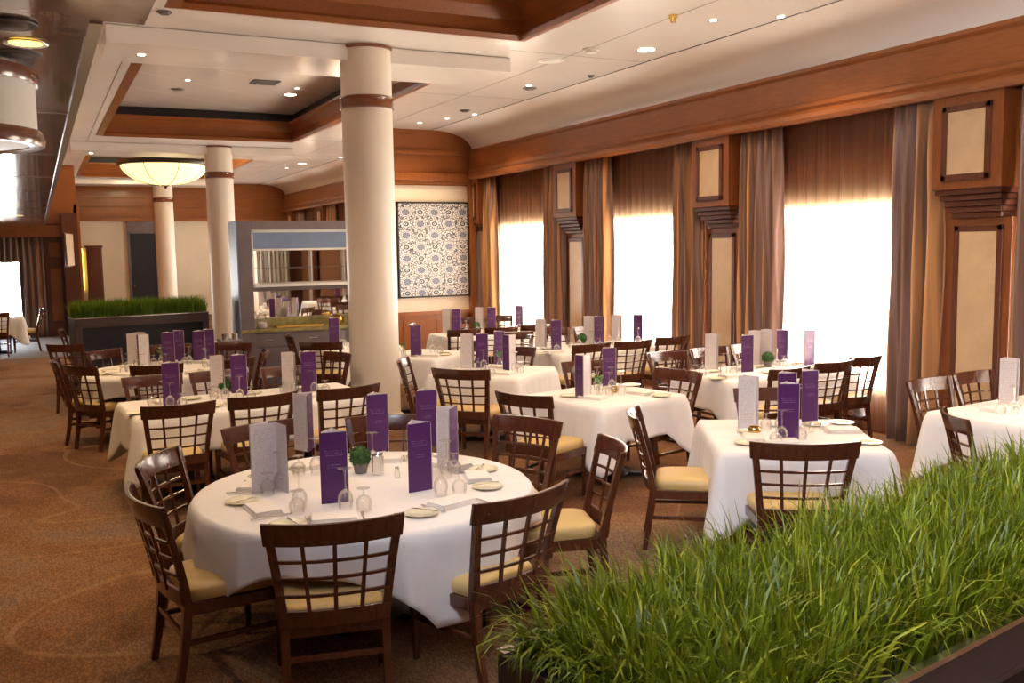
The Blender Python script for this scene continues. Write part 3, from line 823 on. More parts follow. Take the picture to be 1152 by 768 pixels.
def make_shaker():
    r = thing('salt_shaker', None, None)
    mb = MB(); mb.lathe([(0,0),(.016,0),(.018,.02),(.013,.05)], 14); mb.build('shaker_body', M['glass'], r, smooth=True)
    mb = MB(); mb.lathe([(.013,.05),(.014,.056),(.010,.066),(0,.068)], 14); mb.build('shaker_cap', M['chrome'], r, smooth=True); return Proto(r)
shakep = make_shaker()
def make_votive():
    r = thing('candle_holder', None, None)
    mb = MB(); mb.lathe([(0,.003),(.026,.004),(.040,.025),(.040,.045),(.030,.060),(.028,.058),(.037,.043),(.037,.026),(0,.01)], 24); mb.build('holder_cup', M['candlegold'], r, smooth=True)
    mb = MB(); mb.lathe([(0,.012),(.02,.012),(.02,.035),(0,.035)], 16); mb.build('candle', M['white'], r, smooth=True); return Proto(r)
votp = make_votive()

def on_edge(t, x, y, face):
    """walk from the chair rail in its facing direction to the table edge"""
    a = R(face); dx_, dy_ = math.cos(a), math.sin(a); c, s_ = math.cos(-t['rz']), math.sin(-t['rz'])
    for k in range(160):
        px, py = x+dx_*.01*k, y+dy_*.01*k; lx, ly = px-t['c'][0], py-t['c'][1]; lx, ly = lx*c-ly*s_, lx*s_+ly*c
        if (t['rnd'] and math.hypot(lx, ly) < t['hx']) or (not t['rnd'] and abs(lx) < t['hx'] and abs(ly) < t['hy']): return px, py
    return None
def setting(t, x, y, face, seat, tname, detail=2, glasses=2, exact=False):
    """place setting in front of a chair: napkin, bread plate on the left, cutlery, upturned glasses on the right"""
    p = on_edge(t, x, y, face)
    if not p: return
    a = R(face); F_ = Vector((math.cos(a), math.sin(a), 0)); Rt = Vector((math.sin(a), -math.cos(a), 0)); B = Vector((p[0], p[1], ZT))
    g = lambda k: None if exact else '%s on %s' % (k, tname)
    lab = lambda s_: ('%s at the %s seat of %s' % (s_, seat, tname)) if exact else ('%s on %s' % (s_, tname))
    rz = a-PI/2; j = random.uniform
    q = B+F_*.275+Rt*.03
    napp.place(q, rz+j(-.08,.08), lab('folded cream napkin'), 'napkin', g('napkins'))
    q = B+F_*(.25+j(-.01,.01))-Rt*.20
    platep.place(q, 0, lab('small cream side plate'), 'plate', g('side plates'))
    if detail >= 2:
        knifep.place(B+F_*.27+Rt*.175, rz, lab('steel table knife'), 'knife', g('knives'))
        forkp.place(B+F_*.27-Rt*.100, rz, lab('steel table fork'), 'fork', g('forks'))
        q = B+F_*.25-Rt*.175+Vector((0,0,.0165))
        k = knifep.place(q, rz+.35, lab('butter knife'), 'butter knife', g('butter knives'))
        k.scale = (.72,.72,.72)
    if glasses >= 1: winep.place(B+F_*.45+Rt*.10, 0, lab('upturned wine glass'), 'wine glass', g('wine glasses'))
    if glasses >= 2: goblp.place(B+F_*.40+Rt*.19, 0, lab('upturned water goblet'), 'goblet', g('goblets'))
def menu(x, y, ang, label):
    """ang: compass direction the purple cover faces; for the white ones the printed side faces ang"""
    white = 'half white' in label or label.split()[0] in ('white', 'grey-white', 'grey', 'tall', 'narrow', 'half', 'small', 'white-sided', 'open', 'pale') and 'lilac menu' not in label
    menup.place((x, y, ZT), R(ang)-R(144) if white else R(ang)+PI/2, label, 'menu')

# ------------------------------------------------------------------ the tables
T1 = table(1.6, 5.05, 0, .93, .93, True, 'round pedestal table nearest the viewer, hidden under its white cloth', 'white cloth draped over the large round table at the front', .33, 1)
n1 = 'the large round front table'
for x, y, f, w, seat, lb in (
    (1.09,3.92,77,1.10,'front left','lattice-back mahogany chair at bottom centre, its back square to the viewer'),
    (2.02,3.90,107,1.12,'front right','lattice-back mahogany chair touching the near grass planter, right of the bottom centre chair'),
    (2.99,4.62,162,1.0,'right-hand','mahogany chair seen edge-on at the right side of the large round front table'),
    (2.94,5.60,208,1.0,'back right','mahogany chair facing the viewer at the back right of the large round front table'),
    (2.13,6.21,252,1.0,'back','mahogany chair mostly hidden by purple menus at the back of the large round front table'),
    (1.30,6.38,285,1.03,'back left','mahogany chair behind the white menus at the back left of the large round front table'),
    (.56,5.67,-29,1.05,'left-hand','shiny chair angled at the left of the large round front table, rear of two'),
    (.40,4.79,8,1.12,'left front','mahogany chair at far left of the large round front table, nearest the aisle')):
    chair(x, y, f, lb, None, w); setting(T1, x, y, f, seat, n1, 2, 2, True)
for x, y, a, lb in (
    (1.35,4.80,262,'dark purple menu at the front edge of the front round table, left of centre'),
    (1.97,5.91,268,'purple menu standing at the back of the front round table, behind the topiary'),
    (1.84,4.80,275,'purple menu standing right of centre on the front round table, with small print'),
    (2.21,5.18,318,'lilac-lit menu standing edge-on at the right of the front round table'),
    (1.59,6.20,205,'menu half white half lilac at the back left of the front round table'),
    (2.32,5.90,262,'dark purple menu at the back right of the front round table')):
    menu(x, y, a, lb)
openp.place((1.12,5.20,ZT), R(-14), 'open menu with printed white pages facing the viewer, leftmost on the front round table', 'menu')
topp.place((1.68,5.39,ZT), 0, 'small round green topiary in a grey pot on the front round table', 'plant')
c = thing('steel_canister', 'polished steel canister beside the topiary on the front round table', 'canister', (1.76,5.30,ZT))
mb = MB(); mb.lathe([(0,0),(.036,0),(.036,.12),(.034,.12),(.034,.01),(0,.01)], 28); mb.build('canister_body', M['chrome'], c, smooth=True)
mb = MB(); mb.lathe([(.036,.115),(.039,.118),(.036,.124),(.034,.12)], 28); mb.build('canister_rim', M['chrome'], c, smooth=True)
shakep.place((1.83,5.16,ZT), 0, 'small glass salt shaker by the steel canister on the front round table', 'shaker')

T2 = table(1.66, 8.70, 4, 1.04, .52, False, 'long table behind the front round table, hidden under its white cloth', 'white cloth over the long table behind the front round table', .33, 2)
n2 = 'the long left table'
for x, y, f, w, seat, lb in (
    (.92,7.60,93,1.0,'near left','lattice-back chair at the near side of the long left table, left of three'),
    (1.59,7.70,97,1.03,'near middle','lattice-back chair at the near side of the long left table, middle of three'),
    (2.34,7.76,100,1.06,'near right','lattice-back chair at the near side of the long left table, right of three'),
    (.92,9.50,278,1.0,'far left','orange-lit chair facing the viewer across the long left table, left of three'),
    (1.54,9.52,272,1.0,'far middle','orange-lit chair facing the viewer across the long left table, middle of three'),
    (2.22,9.48,270,1.0,'far right','orange-lit chair facing the viewer across the long left table, right of three')):
    chair(x, y, f, lb, None, w); setting(T2, x, y, f, seat, n2, 1, 2)
menu(.99,8.64,272,'dark purple menu standing at the left end of the long left table')
menu(1.63,8.92,266,'purple menu in the middle of the long left table beside the topiary')
menu(2.26,8.80,268,'purple menu at the right end of the long left table')
menu(1.50,8.99,232,'white-sided menu standing behind the middle purple menu on the long left table')
menu(2.14,8.88,232,'white-sided menu standing behind the right purple menu on the long left table')
topp.place((1.50,8.98,ZT), 0, 'small green topiary on the long left table', 'plant')

T3 = table(1.28, 11.5, 0, .88, .88, True, 'round table in front of the far grass planter, under its cloth', 'cloth over the round table in front of the far grass planter', .33, 3)
n3 = 'the round table by the far planter'
for x, y, f, w, lb in (
    (.33,10.84,37,.92,'dark lattice chair beside the aisle, its seat showing, near the far planter table'),
    (.13,11.50,-4,.92,'dark edge-on chair in the aisle, left of the far planter table'),
    (.66,12.40,-53,.95,'reddish chair between the far planter and the left of its round table'),
    (1.06,10.42,84,.95,'dark chair with its back to the viewer at the far planter table'),
    (1.88,10.50,112,.92,'dark chair at the near right of the far planter table'),
    (2.32,11.15,165,.92,'curved chair right of the far planter table, in front of the station'),
    (2.21,12.36,228,.95,'brown chair at the far right of the far planter table, below a column'),
    (1.47,12.62,262,.9,'brown chair behind the purple menus across the far planter table')):
    chair(x, y, f, lb, None, w); setting(T3, x, y, f, '', n3, 0, 2)
for x, y, a, lb in ((1.02,12.12,255,'white menu at the left back of the round table by the far planter'), (1.07,11.9,300,'half dark half white menu at the left of the table by the far planter'),
    (1.36,11.95,268,'dark purple menu in the centre of the table by the far planter'), (1.52,12.2,300,'lilac menu right behind the central dark one on the table by the far planter'),
    (1.72,11.95,262,'bright lilac menu at the right of the table by the far planter'), (1.86,12.12,275,'purple menu just behind the bright lilac one by the far planter'),
    (1.10,12.25,262,'narrow pale menu at the back of the table by the far planter')): menu(x, y, a, lb)
vasep.place((1.30,12.22,ZT), 0, 'glass vase with a green sprig on the round table by the far planter', 'vase')

T4 = table(3.90, 12.75, 12, .52, .52, False, 'small square table between the sideboard and the thick column, under its cloth', 'white cloth on the small table left of the thick column', .33, 4)
for x, y, f, w, lb in ((3.08,12.95,-8,.92,'pale sunlit chair in front of the sideboard, left of the small table behind the column'),
    (3.20,11.80,62,1.0,'dark lattice chair with its back to the viewer, left of the thick column'),
    (3.02,10.42,203,.85,'curved dark chair turned aside close against the thick column')):
    chair(x, y, f, lb, None, w)
    if f != 203: setting(T4, x, y, f, '', 'the small table behind the column', 0, 2)
menu(3.72,12.98,265,'purple menu on the small table left of the thick column')

TA = table(4.40, 11.20, 32, .48, .48, False, 'square table just right of the thick column, under its white cloth', 'white cloth on the square table just right of the thick column', .33, 5)
chair(4.98, 10.86, 150, 'brown chair with a narrow outline at the right of the table beside the thick column', None, .95)
setting(TA, 4.98, 10.86, 150, '', 'the table beside the thick column', 0, 1)
setting(TA, 3.9, 10.4, 50, '', 'the table beside the thick column', 0, 1)
menu(4.22,11.05,268,'dark purple menu standing right next to the thick column')
vasep.place((4.06,11.08,ZT), 0, 'glass vase with green sprig right beside the thick column', 'vase')

T5 = table(4.42, 9.22, 38, .52, .52, False, 'square table turned diagonally in the middle of the room, under its cloth', 'white cloth on the diagonal table behind the tall-backed lattice chair', .33, 6)
n5 = 'the diagonal centre table'
for x, y, f, w, lb in ((3.43,9.35,-30,1.0,'glossy chair with white glare on its back just right of the thick column'),
    (3.62,8.30,40,1.12,'tall lattice chair with its back to the viewer at the diagonal centre table'),
    (4.98,9.78,222,.95,'brown chair facing the viewer at the far side of the diagonal centre table')):
    chair(x, y, f, lb, None, w); setting(T5, x, y, f, '', n5, 0, 2)
for x, y, a, lb in ((4.32,9.62,248,'white menu at the left of the diagonal centre table'), (4.42,9.50,262,'purple menu at the front of the diagonal centre table'),
    (4.72,9.66,275,'purple menu behind the vase on the diagonal centre table'), (4.62,9.22,305,'half purple half white menu at the right of the diagonal centre table')): menu(x, y, a, lb)
vasep.place((4.62,9.46,ZT), 0, 'glass vase with green sprig on the diagonal centre table', 'vase')

T6 = table(4.55, 7.15, 11, .53, .50, False, 'square table in the centre of the photo, under its white cloth', 'bright white cloth with a long hanging corner on the centre table', .33, 7, 1.2)
n6 = 'the centre table'
for x, y, f, w, lb in ((3.42,6.59,26,1.0,'dark chair at the left of the centre table, its gold seat showing'),
    (5.30,7.04,190,1.05,'reddish chair at the right side of the centre table'),
    (4.94,8.12,262,.95,'orange-lit chair facing the viewer across the centre table')):
    chair(x, y, f, lb, None, w); setting(T6, x, y, f, '', n6, 1, 1)
menu(4.30,7.11,300,'half purple half white menu at the left of the centre table')
menu(4.78,7.42,268,'dark purple menu at the right of the centre table')
vasep.place((4.50,7.16,ZT), 0, 'glass vase with green sprig between the menus of the centre table', 'vase')
votp.place((4.68,7.18,ZT), 0, 'gold candle holder in front of the right menu on the centre table', 'candle holder')
winep.place((4.62,7.38,ZT), 0, 'upturned wine glass between the two menus of the centre table', 'wine glass')

T11 = table(4.66, 4.93, -31, .54, .58, False, 'square table at the right behind the near grass planter, under its cloth', 'white cloth on the square table just behind the near grass planter', .33, 8)
n11 = 'the right front table'
for x, y, f, w, seat, lb in ((3.98,4.06,59,1.14,'near','dark lattice chair with its back to the viewer, rising above the near grass'),
    (3.72,5.42,-36,1.0,'left','chair in profile with a gold seat, left of the right front table'),
    (5.22,5.74,240,1.0,'far','brown chair behind the menus at the far side of the right front table')):
    chair(x, y, f, lb, None, w); setting(T11, x, y, f, seat, n11, 1, 2, True)
platep.place((5.28,5.02,ZT), 0, 'small cream side plate at the right corner of the right front table', 'plate')
napp.place((5.06,4.80,ZT), R(-31), 'folded cream napkin at the right edge of the right front table', 'napkin')
platep.place((4.90,4.42,ZT), 0, 'small cream side plate at the near right corner of the right front table', 'plate')
menu(4.62,5.26,238,'grey-white menu at the left of the right front table')
menu(4.55,4.80,240,'dark purple menu at the front centre of the right front table')
menu(4.93,5.22,250,'purple and white menu behind the central one on the right front table')
menu(5.16,5.22,262,'dark purple menu at the right of the right front table')
votp.place((4.44,5.02,ZT), 0, 'round metal candle holder left of the purple menu on the right front table', 'candle holder', None, (1.15,1.15,1.1))
shakep.place((4.86,4.90,ZT), 0, 'left glass shaker beside the purple menu on the right front table', 'shaker')
shakep.place((4.90,4.84,ZT), 0, 'right glass shaker beside the purple menu on the right front table', 'shaker')
winep.place((4.80,5.02,ZT), 0, 'upturned wine glass right of the central menu on the right front table', 'wine glass')

T10 = table(6.86, 7.62, 3, .86, .47, False, 'long table under the big bright window, beneath its white cloth', 'white cloth on the long table under the big bright window', .33, 9)
n10 = 'the table under the big window'
for x, y, f, w, lb in ((6.28,6.61,96,.98,'dark lattice chair, left of three with backs to us under the big window'),
    (6.98,6.73,93,.95,'dark lattice chair, middle of three with backs to us under the big window'),
    (7.54,6.86,90,.80,'dark lattice chair nearest the curtain, right of three under the big window'),
    (6.13,8.34,270,1.0,'orange-lit chair with glare across the table under the big window, left of three'),
    (6.76,8.42,271,1.0,'pale sunlit chair across the table under the big window, middle of three'),
    (7.38,8.48,272,.95,'orange chair across the table under the big window, nearest the pilaster')):
    chair(x, y, f, lb, None, w); setting(T10, x, y, f, '', n10, 0, 2)
for x, y, a, lb in ((6.48,7.96,225,'grey-white menu at the left end of the table under the big window'), (6.62,7.60,262,'lilac menu at the front of the table under the big window'),
    (7.10,7.98,225,'tall white menu behind the lilac one on the table under the big window'), (7.34,7.86,262,'purple menu right of the topiary under the big window'), (7.56,7.66,270,'pale lilac menu standing against the bright pane of the big window'),
    (7.30,8.02,230,'small grey menu behind the topiary under the big window')): menu(x, y, a, lb)
topp.place((7.08,7.80,ZT), 0, 'bright green topiary on the table under the big window', 'plant')

T8 = table(6.66, 10.62, 4, .92, .50, False, 'long table by the middle window, under its white cloth', 'white cloth on the long table by the middle window', .33, 10)
n8 = 'the table by the middle window'
for x, y, f, w, lb in ((5.92,9.57,100,1.08,'brown lattice chair at the near side of the middle window table, left of three'),
    (6.54,9.59,96,1.05,'dark lattice chair at the near side of the middle window table, middle of three'),
    (7.22,9.70,91,.95,'nearly black chair against the pilaster at the near side of the middle window table'),
    (5.86,11.50,262,.95,'pale glaring chair across the middle window table, left of three'),
    (6.52,11.62,268,.95,'orange chair across the middle window table, middle of three'),
    (7.14,11.66,270,.95,'orange chair across the middle window table, nearest the window')):
    chair(x, y, f, lb, None, w); setting(T8, x, y, f, '', n8, 0, 2)
for x, y, a, lb in ((6.02,10.98,240,'white menu at the left end of the middle window table'), (6.04,10.66,262,'purple menu at the left front of the middle window table'),
    (6.80,11.02,240,'white menu in the middle of the middle window table'), (6.82,10.84,262,'purple menu in the middle of the middle window table'),
    (7.24,11.00,240,'white menu near the pane of the middle window'), (7.42,10.78,268,'pale lilac menu against the pane of the middle window')): menu(x, y, a, lb)
topp.place((6.58,10.90,ZT), 0, 'small green topiary on the middle window table', 'plant')

T9 = table(6.50, 13.42, 4, .95, .48, False, 'long table below the farthest window, under its white cloth', 'white cloth on the long table below the farthest window', .33, 11)
n9 = 'the table by the farthest window'
for x, y, f, w, lb in ((5.48,12.37,92,.95,'brown chair at the near side of the farthest window table, left of three'),
    (6.08,12.36,92,.98,'dark chair at the near side of the farthest window table, middle of three'),
    (6.70,12.44,94,.95,'dark chair at the near side of the farthest window table, right of three'),
    (5.20,13.70,-22,.9,'pale glaring chair at the left end of the farthest window table'),
    (6.35,14.42,270,.95,'orange chair across the farthest window table, left of two'),
    (7.05,14.46,270,.95,'orange chair across the farthest window table, right of two')):
    chair(x, y, f, lb, None, w); setting(T9, x, y, f, '', n9, 0, 1)
for x, y, a, lb in ((5.83,13.78,245,'white menu at the left of the farthest window table'), (5.90,13.62,262,'purple menu at the left of the farthest window table'),
    (6.42,13.80,245,'white menu right of the topiary on the farthest window table'), (6.52,13.62,262,'purple menu right of the white one on the farthest window table'), (7.06,13.70,268,'lilac menu against the pane of the farthest window')): menu(x, y, a, lb)
topp.place((6.26,13.66,ZT), 0, 'small green topiary on the farthest window table', 'plant')

T12 = table(6.98, 4.62, 5, .72, .48, False, 'table at the right edge by the pilaster, under its white cloth', 'white cloth on the table at the right edge of the photo', .33, 12)
n12 = 'the right edge table'
for x, y, f, w, lb in ((6.70,5.42,275,1.08,'glossy lattice chair across the right edge table, left of two'),
    (7.36,5.50,273,1.02,'glossy lattice chair across the right edge table, next to the pilaster'),
    (5.51,4.24,-36,.95,'chair seen edge-on at the left end of the right edge table, above the grass')):
    chair(x, y, f, lb, None, w); setting(T12, x, y, f, '', n12, 0, 2)
menu(7.06,4.91,225,'grey menu standing on the right edge table')

# tables in the far left corner
TB = table(.98, 16.25, 0, .45, .45, False, 'small table half hidden behind the left end of the far planter', 'white cloth on the small table behind the left end of the far planter', .33, 13)
chair(.30, 16.25, 0, 'reddish chair beyond the far planter at its left end', None, .9)
chair(.26, 13.55, 60, 'dark chair by the aisle just before the left end of the far planter', None, .9)
menu(.66, 16.0, 262, 'pale menu at the left end of the far planter')
TC = table(-.85, 23.0, 0, .5, .5, False, 'far-left table in front of the distant bright window', 'white cloth on the far-left table in front of the distant window', .33, 14)
for x, y, f, lb in ((-.85, 22.0, 88, 'dark distant chair at the near side of the far-left table'), (.02, 23.0, 180, 'dark distant chair at the right of the far-left table'), (-1.7, 23.0, 0, 'dark distant chair at the left of the far-left table')):
    chair(x, y, f, lb)
    setting(TC, x, y, f, '', 'the far-left table', 0, 1)

# ------------------------------------------------------------------ serving station with mirrors
st = thing('serving_station', 'tall taupe serving station with mirrored back and olive stone counter', 'serving station', (3.70, 14.0, 0))
mb = MB(); mb.box(-1.06, 1.0, 0, .5, 0, .90); mb.build('cabinet_body', M['grey'], st, bevel=.006)
for k in range(3):
    x0 = -1.02+.68*k
    mb = MB(); mb.box(x0, x0+.64, -.015, 0, .08, .66); d = mb.build('cabinet_door', M['grey'], st, bevel=.004)
    mb = MB(); mb.box(x0+.56, x0+.58, -.04, -.015, .45, .58); mb.build('handle', M['chrome'], d)
    mb = MB(); mb.box(x0, x0+.64, -.015, 0, .69, .87); d = mb.build('drawer', M['grey'], st, bevel=.004)
    mb = MB(); mb.box(x0+.26, x0+.38, -.035, -.015, .78, .79); mb.build('handle', M['chrome'], d)
mb = MB(); mb.box(-1.09, 1.02, -.04, .50, .90, .95); mb.build('countertop', M['counter'], st, bevel=.006)
mb = MB(); mb.box(-.86, 1.0, .38, .50, .95, 1.08); mb.build('backsplash_ledge', M['counter'], st, bevel=.006)
mb = MB()
mb.box(-1.08, -.88, -.02, .58, .0, 2.55); mb.box(.98, 1.18, -.02, .58, .0, 2.55); mb.box(-.88, .98, -.02, .58, 2.42, 2.55); mb.box(-.88, .98, .50, .58, .95, 2.42); mb.box(-.88, .98, .30, .5, 1.50, 1.57)
mb.build('station_frame', M['grey'], st, bevel=.008)
mb = MB(); mb.box(-1.10, -1.08, -.02, .58, 0, 2.55); mb.build('side_panel', M['bluegrey'], st)  # end face coloured blue to paint the cool light on it
mb = MB(); mb.box(-.88, .98, .485, .495, 1.08, 1.50); mb.build('lower_mirror', M['mirror'], st)
mb = MB(); mb.box(-.84, .94, .485, .495, 1.60, 2.12); mb.build('upper_mirror', M['mirror'], st)
mb = MB(); mb.box(-.84, .94, .12, .16, 2.14, 2.38); mb.build('valance_board', M['bluegrey'], st)
mb = MB()
for (a, b_, c_, d) in ((-.88,-.84,1.57,2.42), (.94,.98,1.57,2.42), (-.88,.98,2.38,2.42), (-.88,.98,1.57,1.61), (-.84,.94,2.11,2.14)): mb.box(a, b_, .08, .49, c_, d)
mb.build('white_surround', M['white'], st)
mb = MB()
for z in (1.84,): mb.box(-.84, .94, .18, .46, z, z+.012)
mb.build('glass_shelf', M['glass'], st)
for x in (-.68, -.55, .10, .62, .80):
    mb = MB(); mb.box(x, x+.018, .40, .42, 1.61, 2.12); mb.build('shelf_upright', M['white'], st)
jar = thing('glass_jar', 'clear lidded glass jar on the left end of the station counter', 'jar', (2.95, 14.12, .9505))
mb = MB(); mb.lathe([(0,.003),(.07,.003),(.085,.05),(.085,.15),(.06,.19)], 24); mb.build('jar_body', M['glass'], jar, smooth=True)
mb = MB(); mb.lathe([(.062,.19),(.068,.195),(.06,.215),(.02,.225),(.018,.245),(0,.25)], 24); mb.build('jar_lid', M['glass'], jar, smooth=True)
mb = MB(); mb.lathe([(0,.008),(.06,.008),(.075,.05),(.06,.09),(0,.10)], 16); mb.build('jar_contents', M['mwhite'], jar, smooth=True)
bl = thing('brass_cloche', 'round brass lidded pot at the right of the station counter', 'pot', (4.12, 14.18, .9505))
mb = MB(); mb.lathe([(0,0),(.06,0),(.10,.05),(.10,.09)], 24); mb.build('pot_body', M['brass'], bl, smooth=True)
mb = MB(); mb.lathe([(.10,.09),(.09,.13),(.04,.16),(.012,.165),(.018,.185),(0,.195)], 24); mb.build('pot_lid', M['brass'], bl, smooth=True)
tr_ = thing('serving_tray', 'long shallow green glass tray on the station counter', 'tray', (3.5, 14.12, .9505))
mb = MB(); mb.box(-.36, .36, -.09, .09, .002, .012); mb.build('tray_base', M['sprig'], tr_, bevel=.003)
mb = MB()
for (a, b_, c_, d) in ((-.37,-.355,-.1,.1), (.355,.37,-.1,.1), (-.37,.37,-.1,-.085), (-.37,.37,.085,.1)): mb.box(a, b_, c_, d, .002, .03)
mb.build('tray_rim', M['brass'], tr_, bevel=.002)
sd = thing('side_stand', 'low dark side stand with cutlery tubs left of the serving station', 'stand', (2.44, 13.75, 0))
mb = MB(); mb.box(-.13, .13, 0, .4, 0, .80); mb.build('stand_body', M['grey'], sd, bevel=.006)
mb = MB(); mb.box(-.15, .15, -.02, .42, .80, .83); mb.build('stand_top', M['grey'], sd, bevel=.005)
for x in (-.07, .07):
    tb = thing('cutlery_tub', 'steel cutlery tub on the dark side stand', 'tub', (2.44+x, 13.9, .8305), 0, 'steel tubs on the side stand')
    mb = MB(); mb.lathe([(0,0),(.045,0),(.05,.09),(.047,.09),(.043,.005),(0,.005)], 18); mb.build('tub_body', M['chrome'], tb, smooth=True)
# dark partition beyond the station
mb = MB(); mb.box(3.98, 4.5, 22.5, 22.62, 0, 2.50)
o = mb.build('partition_panel', M['panel'], None, bevel=.004); tag(o, 'dark partition panel glimpsed between the second column and the serving station', 'panel')

# ------------------------------------------------------------------ planters
def planter(name, label, loc, rz, L, D, H, nb, bl, seed, mat, posts=True, glabel=None, lean=.5, wid=.0045):
    p = thing(name, label, 'planter', loc, rz)
    mb = MB(); mb.box(.05, L-.05, .03, D-.03, 0, H-.12); mb.build('planter_panel', M['panel'], p)
    mb = MB()
    for x in (0, L-.09): mb.box(x, x+.09, 0, D, 0, H-.09)
    mb.box(0, L, 0, .025, H-.12, H); mb.box(0, L, D-.025, D, H-.12, H); mb.box(0, .025, 0, D, H-.12, H); mb.box(L-.025, L, 0, D, H-.12, H); mb.box(0, L, .005, D-.005, 0, .12)
    mb.box(0, L, 0, D, H-.14, H-.12)
    mb.build('planter_frame', M['planter'], p, bevel=.004)
    mb = MB(); mb.box(0, L, -.008, .012, H-.004, H+.010); mb.box(0, L, D-.03, D+.004, H, H+.006); mb.build('metal_edge', M['chrome'], p)
    mb = MB(); mb.box(.025, L-.025, .025, D-.025, H-.12, H-.03); mb.build('soil', M['soil'], p)
    r = random.Random(seed); mb = MB(); vs = []; fs = []
    nclump = nb//14
    for c_ in range(nclump):
        cx = r.uniform(.03, L-.03); cy = r.uniform(.03, D-.03); ca = r.uniform(0, 2*PI); cl = r.uniform(.75, 1.15)
        for k in range(14):
            x = min(L-.03, max(.03, cx+r.gauss(0,.02))); y = min(D-.03, max(.03, cy+r.gauss(0,.02)))
            a = ca+r.gauss(0, .9)
            ex = (x/L-.5)*2; ey = (y/D-.5)*2
            out = Vector((math.cos(a)+1.6*(ex**9)*(1 if abs(ex) > .8 else 0), math.sin(a)+1.6*ey**3, 0)); out.normalize()
            ln = bl*cl*r.uniform(.65, 1.2); be = lean*r.uniform(.1, 1.3)*(1+1.0*abs(ey)**3+1.5*abs(ex)**9); w = wid*r.uniform(.7, 1.4)
            sd_ = Vector((-out.y, out.x, 0)); sd_ = (sd_ + out*r.uniform(-.8,.8)).normalized()
            P0 = Vector((x, y, H-.04)); o0 = len(vs); pos = P0.copy(); th = be*.15; ns = 4
            for i in range(ns+1):
                u = i/ns; ww = w*(1-u**1.8)+.0003
                vs.append(tuple(pos-sd_*ww)); vs.append(tuple(pos+sd_*ww))
                th2 = be*(.15+1.55*u*u if u < 1 else 1.7); step = ln/ns
                pos = pos + (out*math.sin(th2)+Vector((0,0,1))*math.cos(th2))*step
            for i in range(ns): fs.append((o0+2*i, o0+2*i+1, o0+2*i+3, o0+2*i+2))
    me = bpy.data.meshes.new('grass'); me.from_pydata(vs, [], fs); me.materials.append(mat); me.polygons.foreach_set('use_smooth', [True]*len(fs))
    g = bpy.data.objects.new('grass', me); COL.objects.link(g); g.parent = p; g['kind'] = 'stuff'
    return p
planter('grass_planter', 'long dark planter of tall bright green grass filling the lower right foreground', (1.01, 1.225, 0), R(10), 3.10, .66, 1.17, 17000, .215, 5, M['grass'], lean=1.0, wid=.0046)
planter('grass_planter', 'dark panelled planter topped with clipped green grass beyond the left tables', (.44, 14.85, 0), R(9), 1.93, .5, 1.17, 18000, .25, 6, M['grassd'], lean=.28, wid=.006)

# ------------------------------------------------------------------ ceiling fixtures
def make_can(rad, mat, nm='recessed_light'):
    r = thing(nm, None, None)
    mb = MB(); mb.lathe([(rad,0),(rad+.018,-.004),(rad+.022,0)], 20); mb.build('trim_ring', M['chrome'], r, smooth=True)
    mb = MB(); mb.lathe([(0,-.002),(rad,-.002)], 20); mb.build('lamp_lens', mat, r); return Proto(r)
canp = make_can(.036, M['lamp'], 'spot_downlight'); bigp = make_can(.10, M['lamp'], 'round_downlight'); yelp = make_can(.055, M['lampy'], 'amber_downlight')
def spot(x, y, z, e, size=125, col=(1,.72,.44), blend=.7, rad=.05):
    l = bpy.data.lights.new('downlight_beam', 'SPOT'); l.energy = e; l.spot_size = R(size); l.spot_blend = blend; l.color = col; l.shadow_soft_size = rad
    o = bpy.data.objects.new('downlight_beam', l); COL.objects.link(o); o.location = (x, y, z-.02); return o
SP = 64
cans = [(5.16,11.94,0),(6.42,12.04,0),(6.92,14.99,0),(6.65,15.57,0),(6.41,16.29,0),(6.58,9.37,1),(6.38,7.9,0),(6.93,7.5,0),(6.35,26.3,0),(6.43,24.9,1),(6.9,22.97,0),(5.4,22.97,0),
        (6.4,4.6,0),(5.2,6.2,0),(1.0,5.6,0),(1.1,8.6,0)]
dl = 'small bright downlight in the flat ivory ceiling'
for x, y, k in cans:
    (bigp if k else canp).place((x, y, CZ-.003), 0, 'large round downlight in the ivory ceiling near the windows' if k else dl, 'ceiling light', 'large round ceiling downlights' if k else 'small downlights of the flat ceiling')
    spot(x, y, CZ-.01, SP)
for x, y in ((1.13,10.95),(1.15,21.8)):
    canp.place((x, y, 4.217), 0, 'small downlight at the left end of a dropped ceiling beam', 'ceiling light', 'downlights in the beams'); spot(x, y, 4.21, SP)
for x, y in ((2.43,16.68),(4.3,16.8),(2.5,6.5),(4.0,6.5),(4.1,3.6),(3.2,13.6),(2.48,27.5)):
    canp.place((x, y, 4.967), 0, 'small downlight inside the wood-framed ceiling recess', 'ceiling light', 'downlights inside the ceiling recesses'); spot(x, y, 4.96, SP*1.3)
bigp.place((4.36,17.54,4.967), 0, 'round lamp inside the second wood-framed ceiling recess', 'ceiling light')
for x, y in ((.01,3.80),(-.25,8.2),(-.25,12),(-.25,16),(-.25,20),(-1.8,6),(-1.8,12),(-1.8,18)):
    yelp.place((x, y, 2.847), 0, 'amber downlight in the dark glossy low ceiling at left', 'ceiling light', 'amber downlights of the low ceiling'); 
    if y > 5: spot(x, y, 2.84, 60, 130, (1,.66,.32))
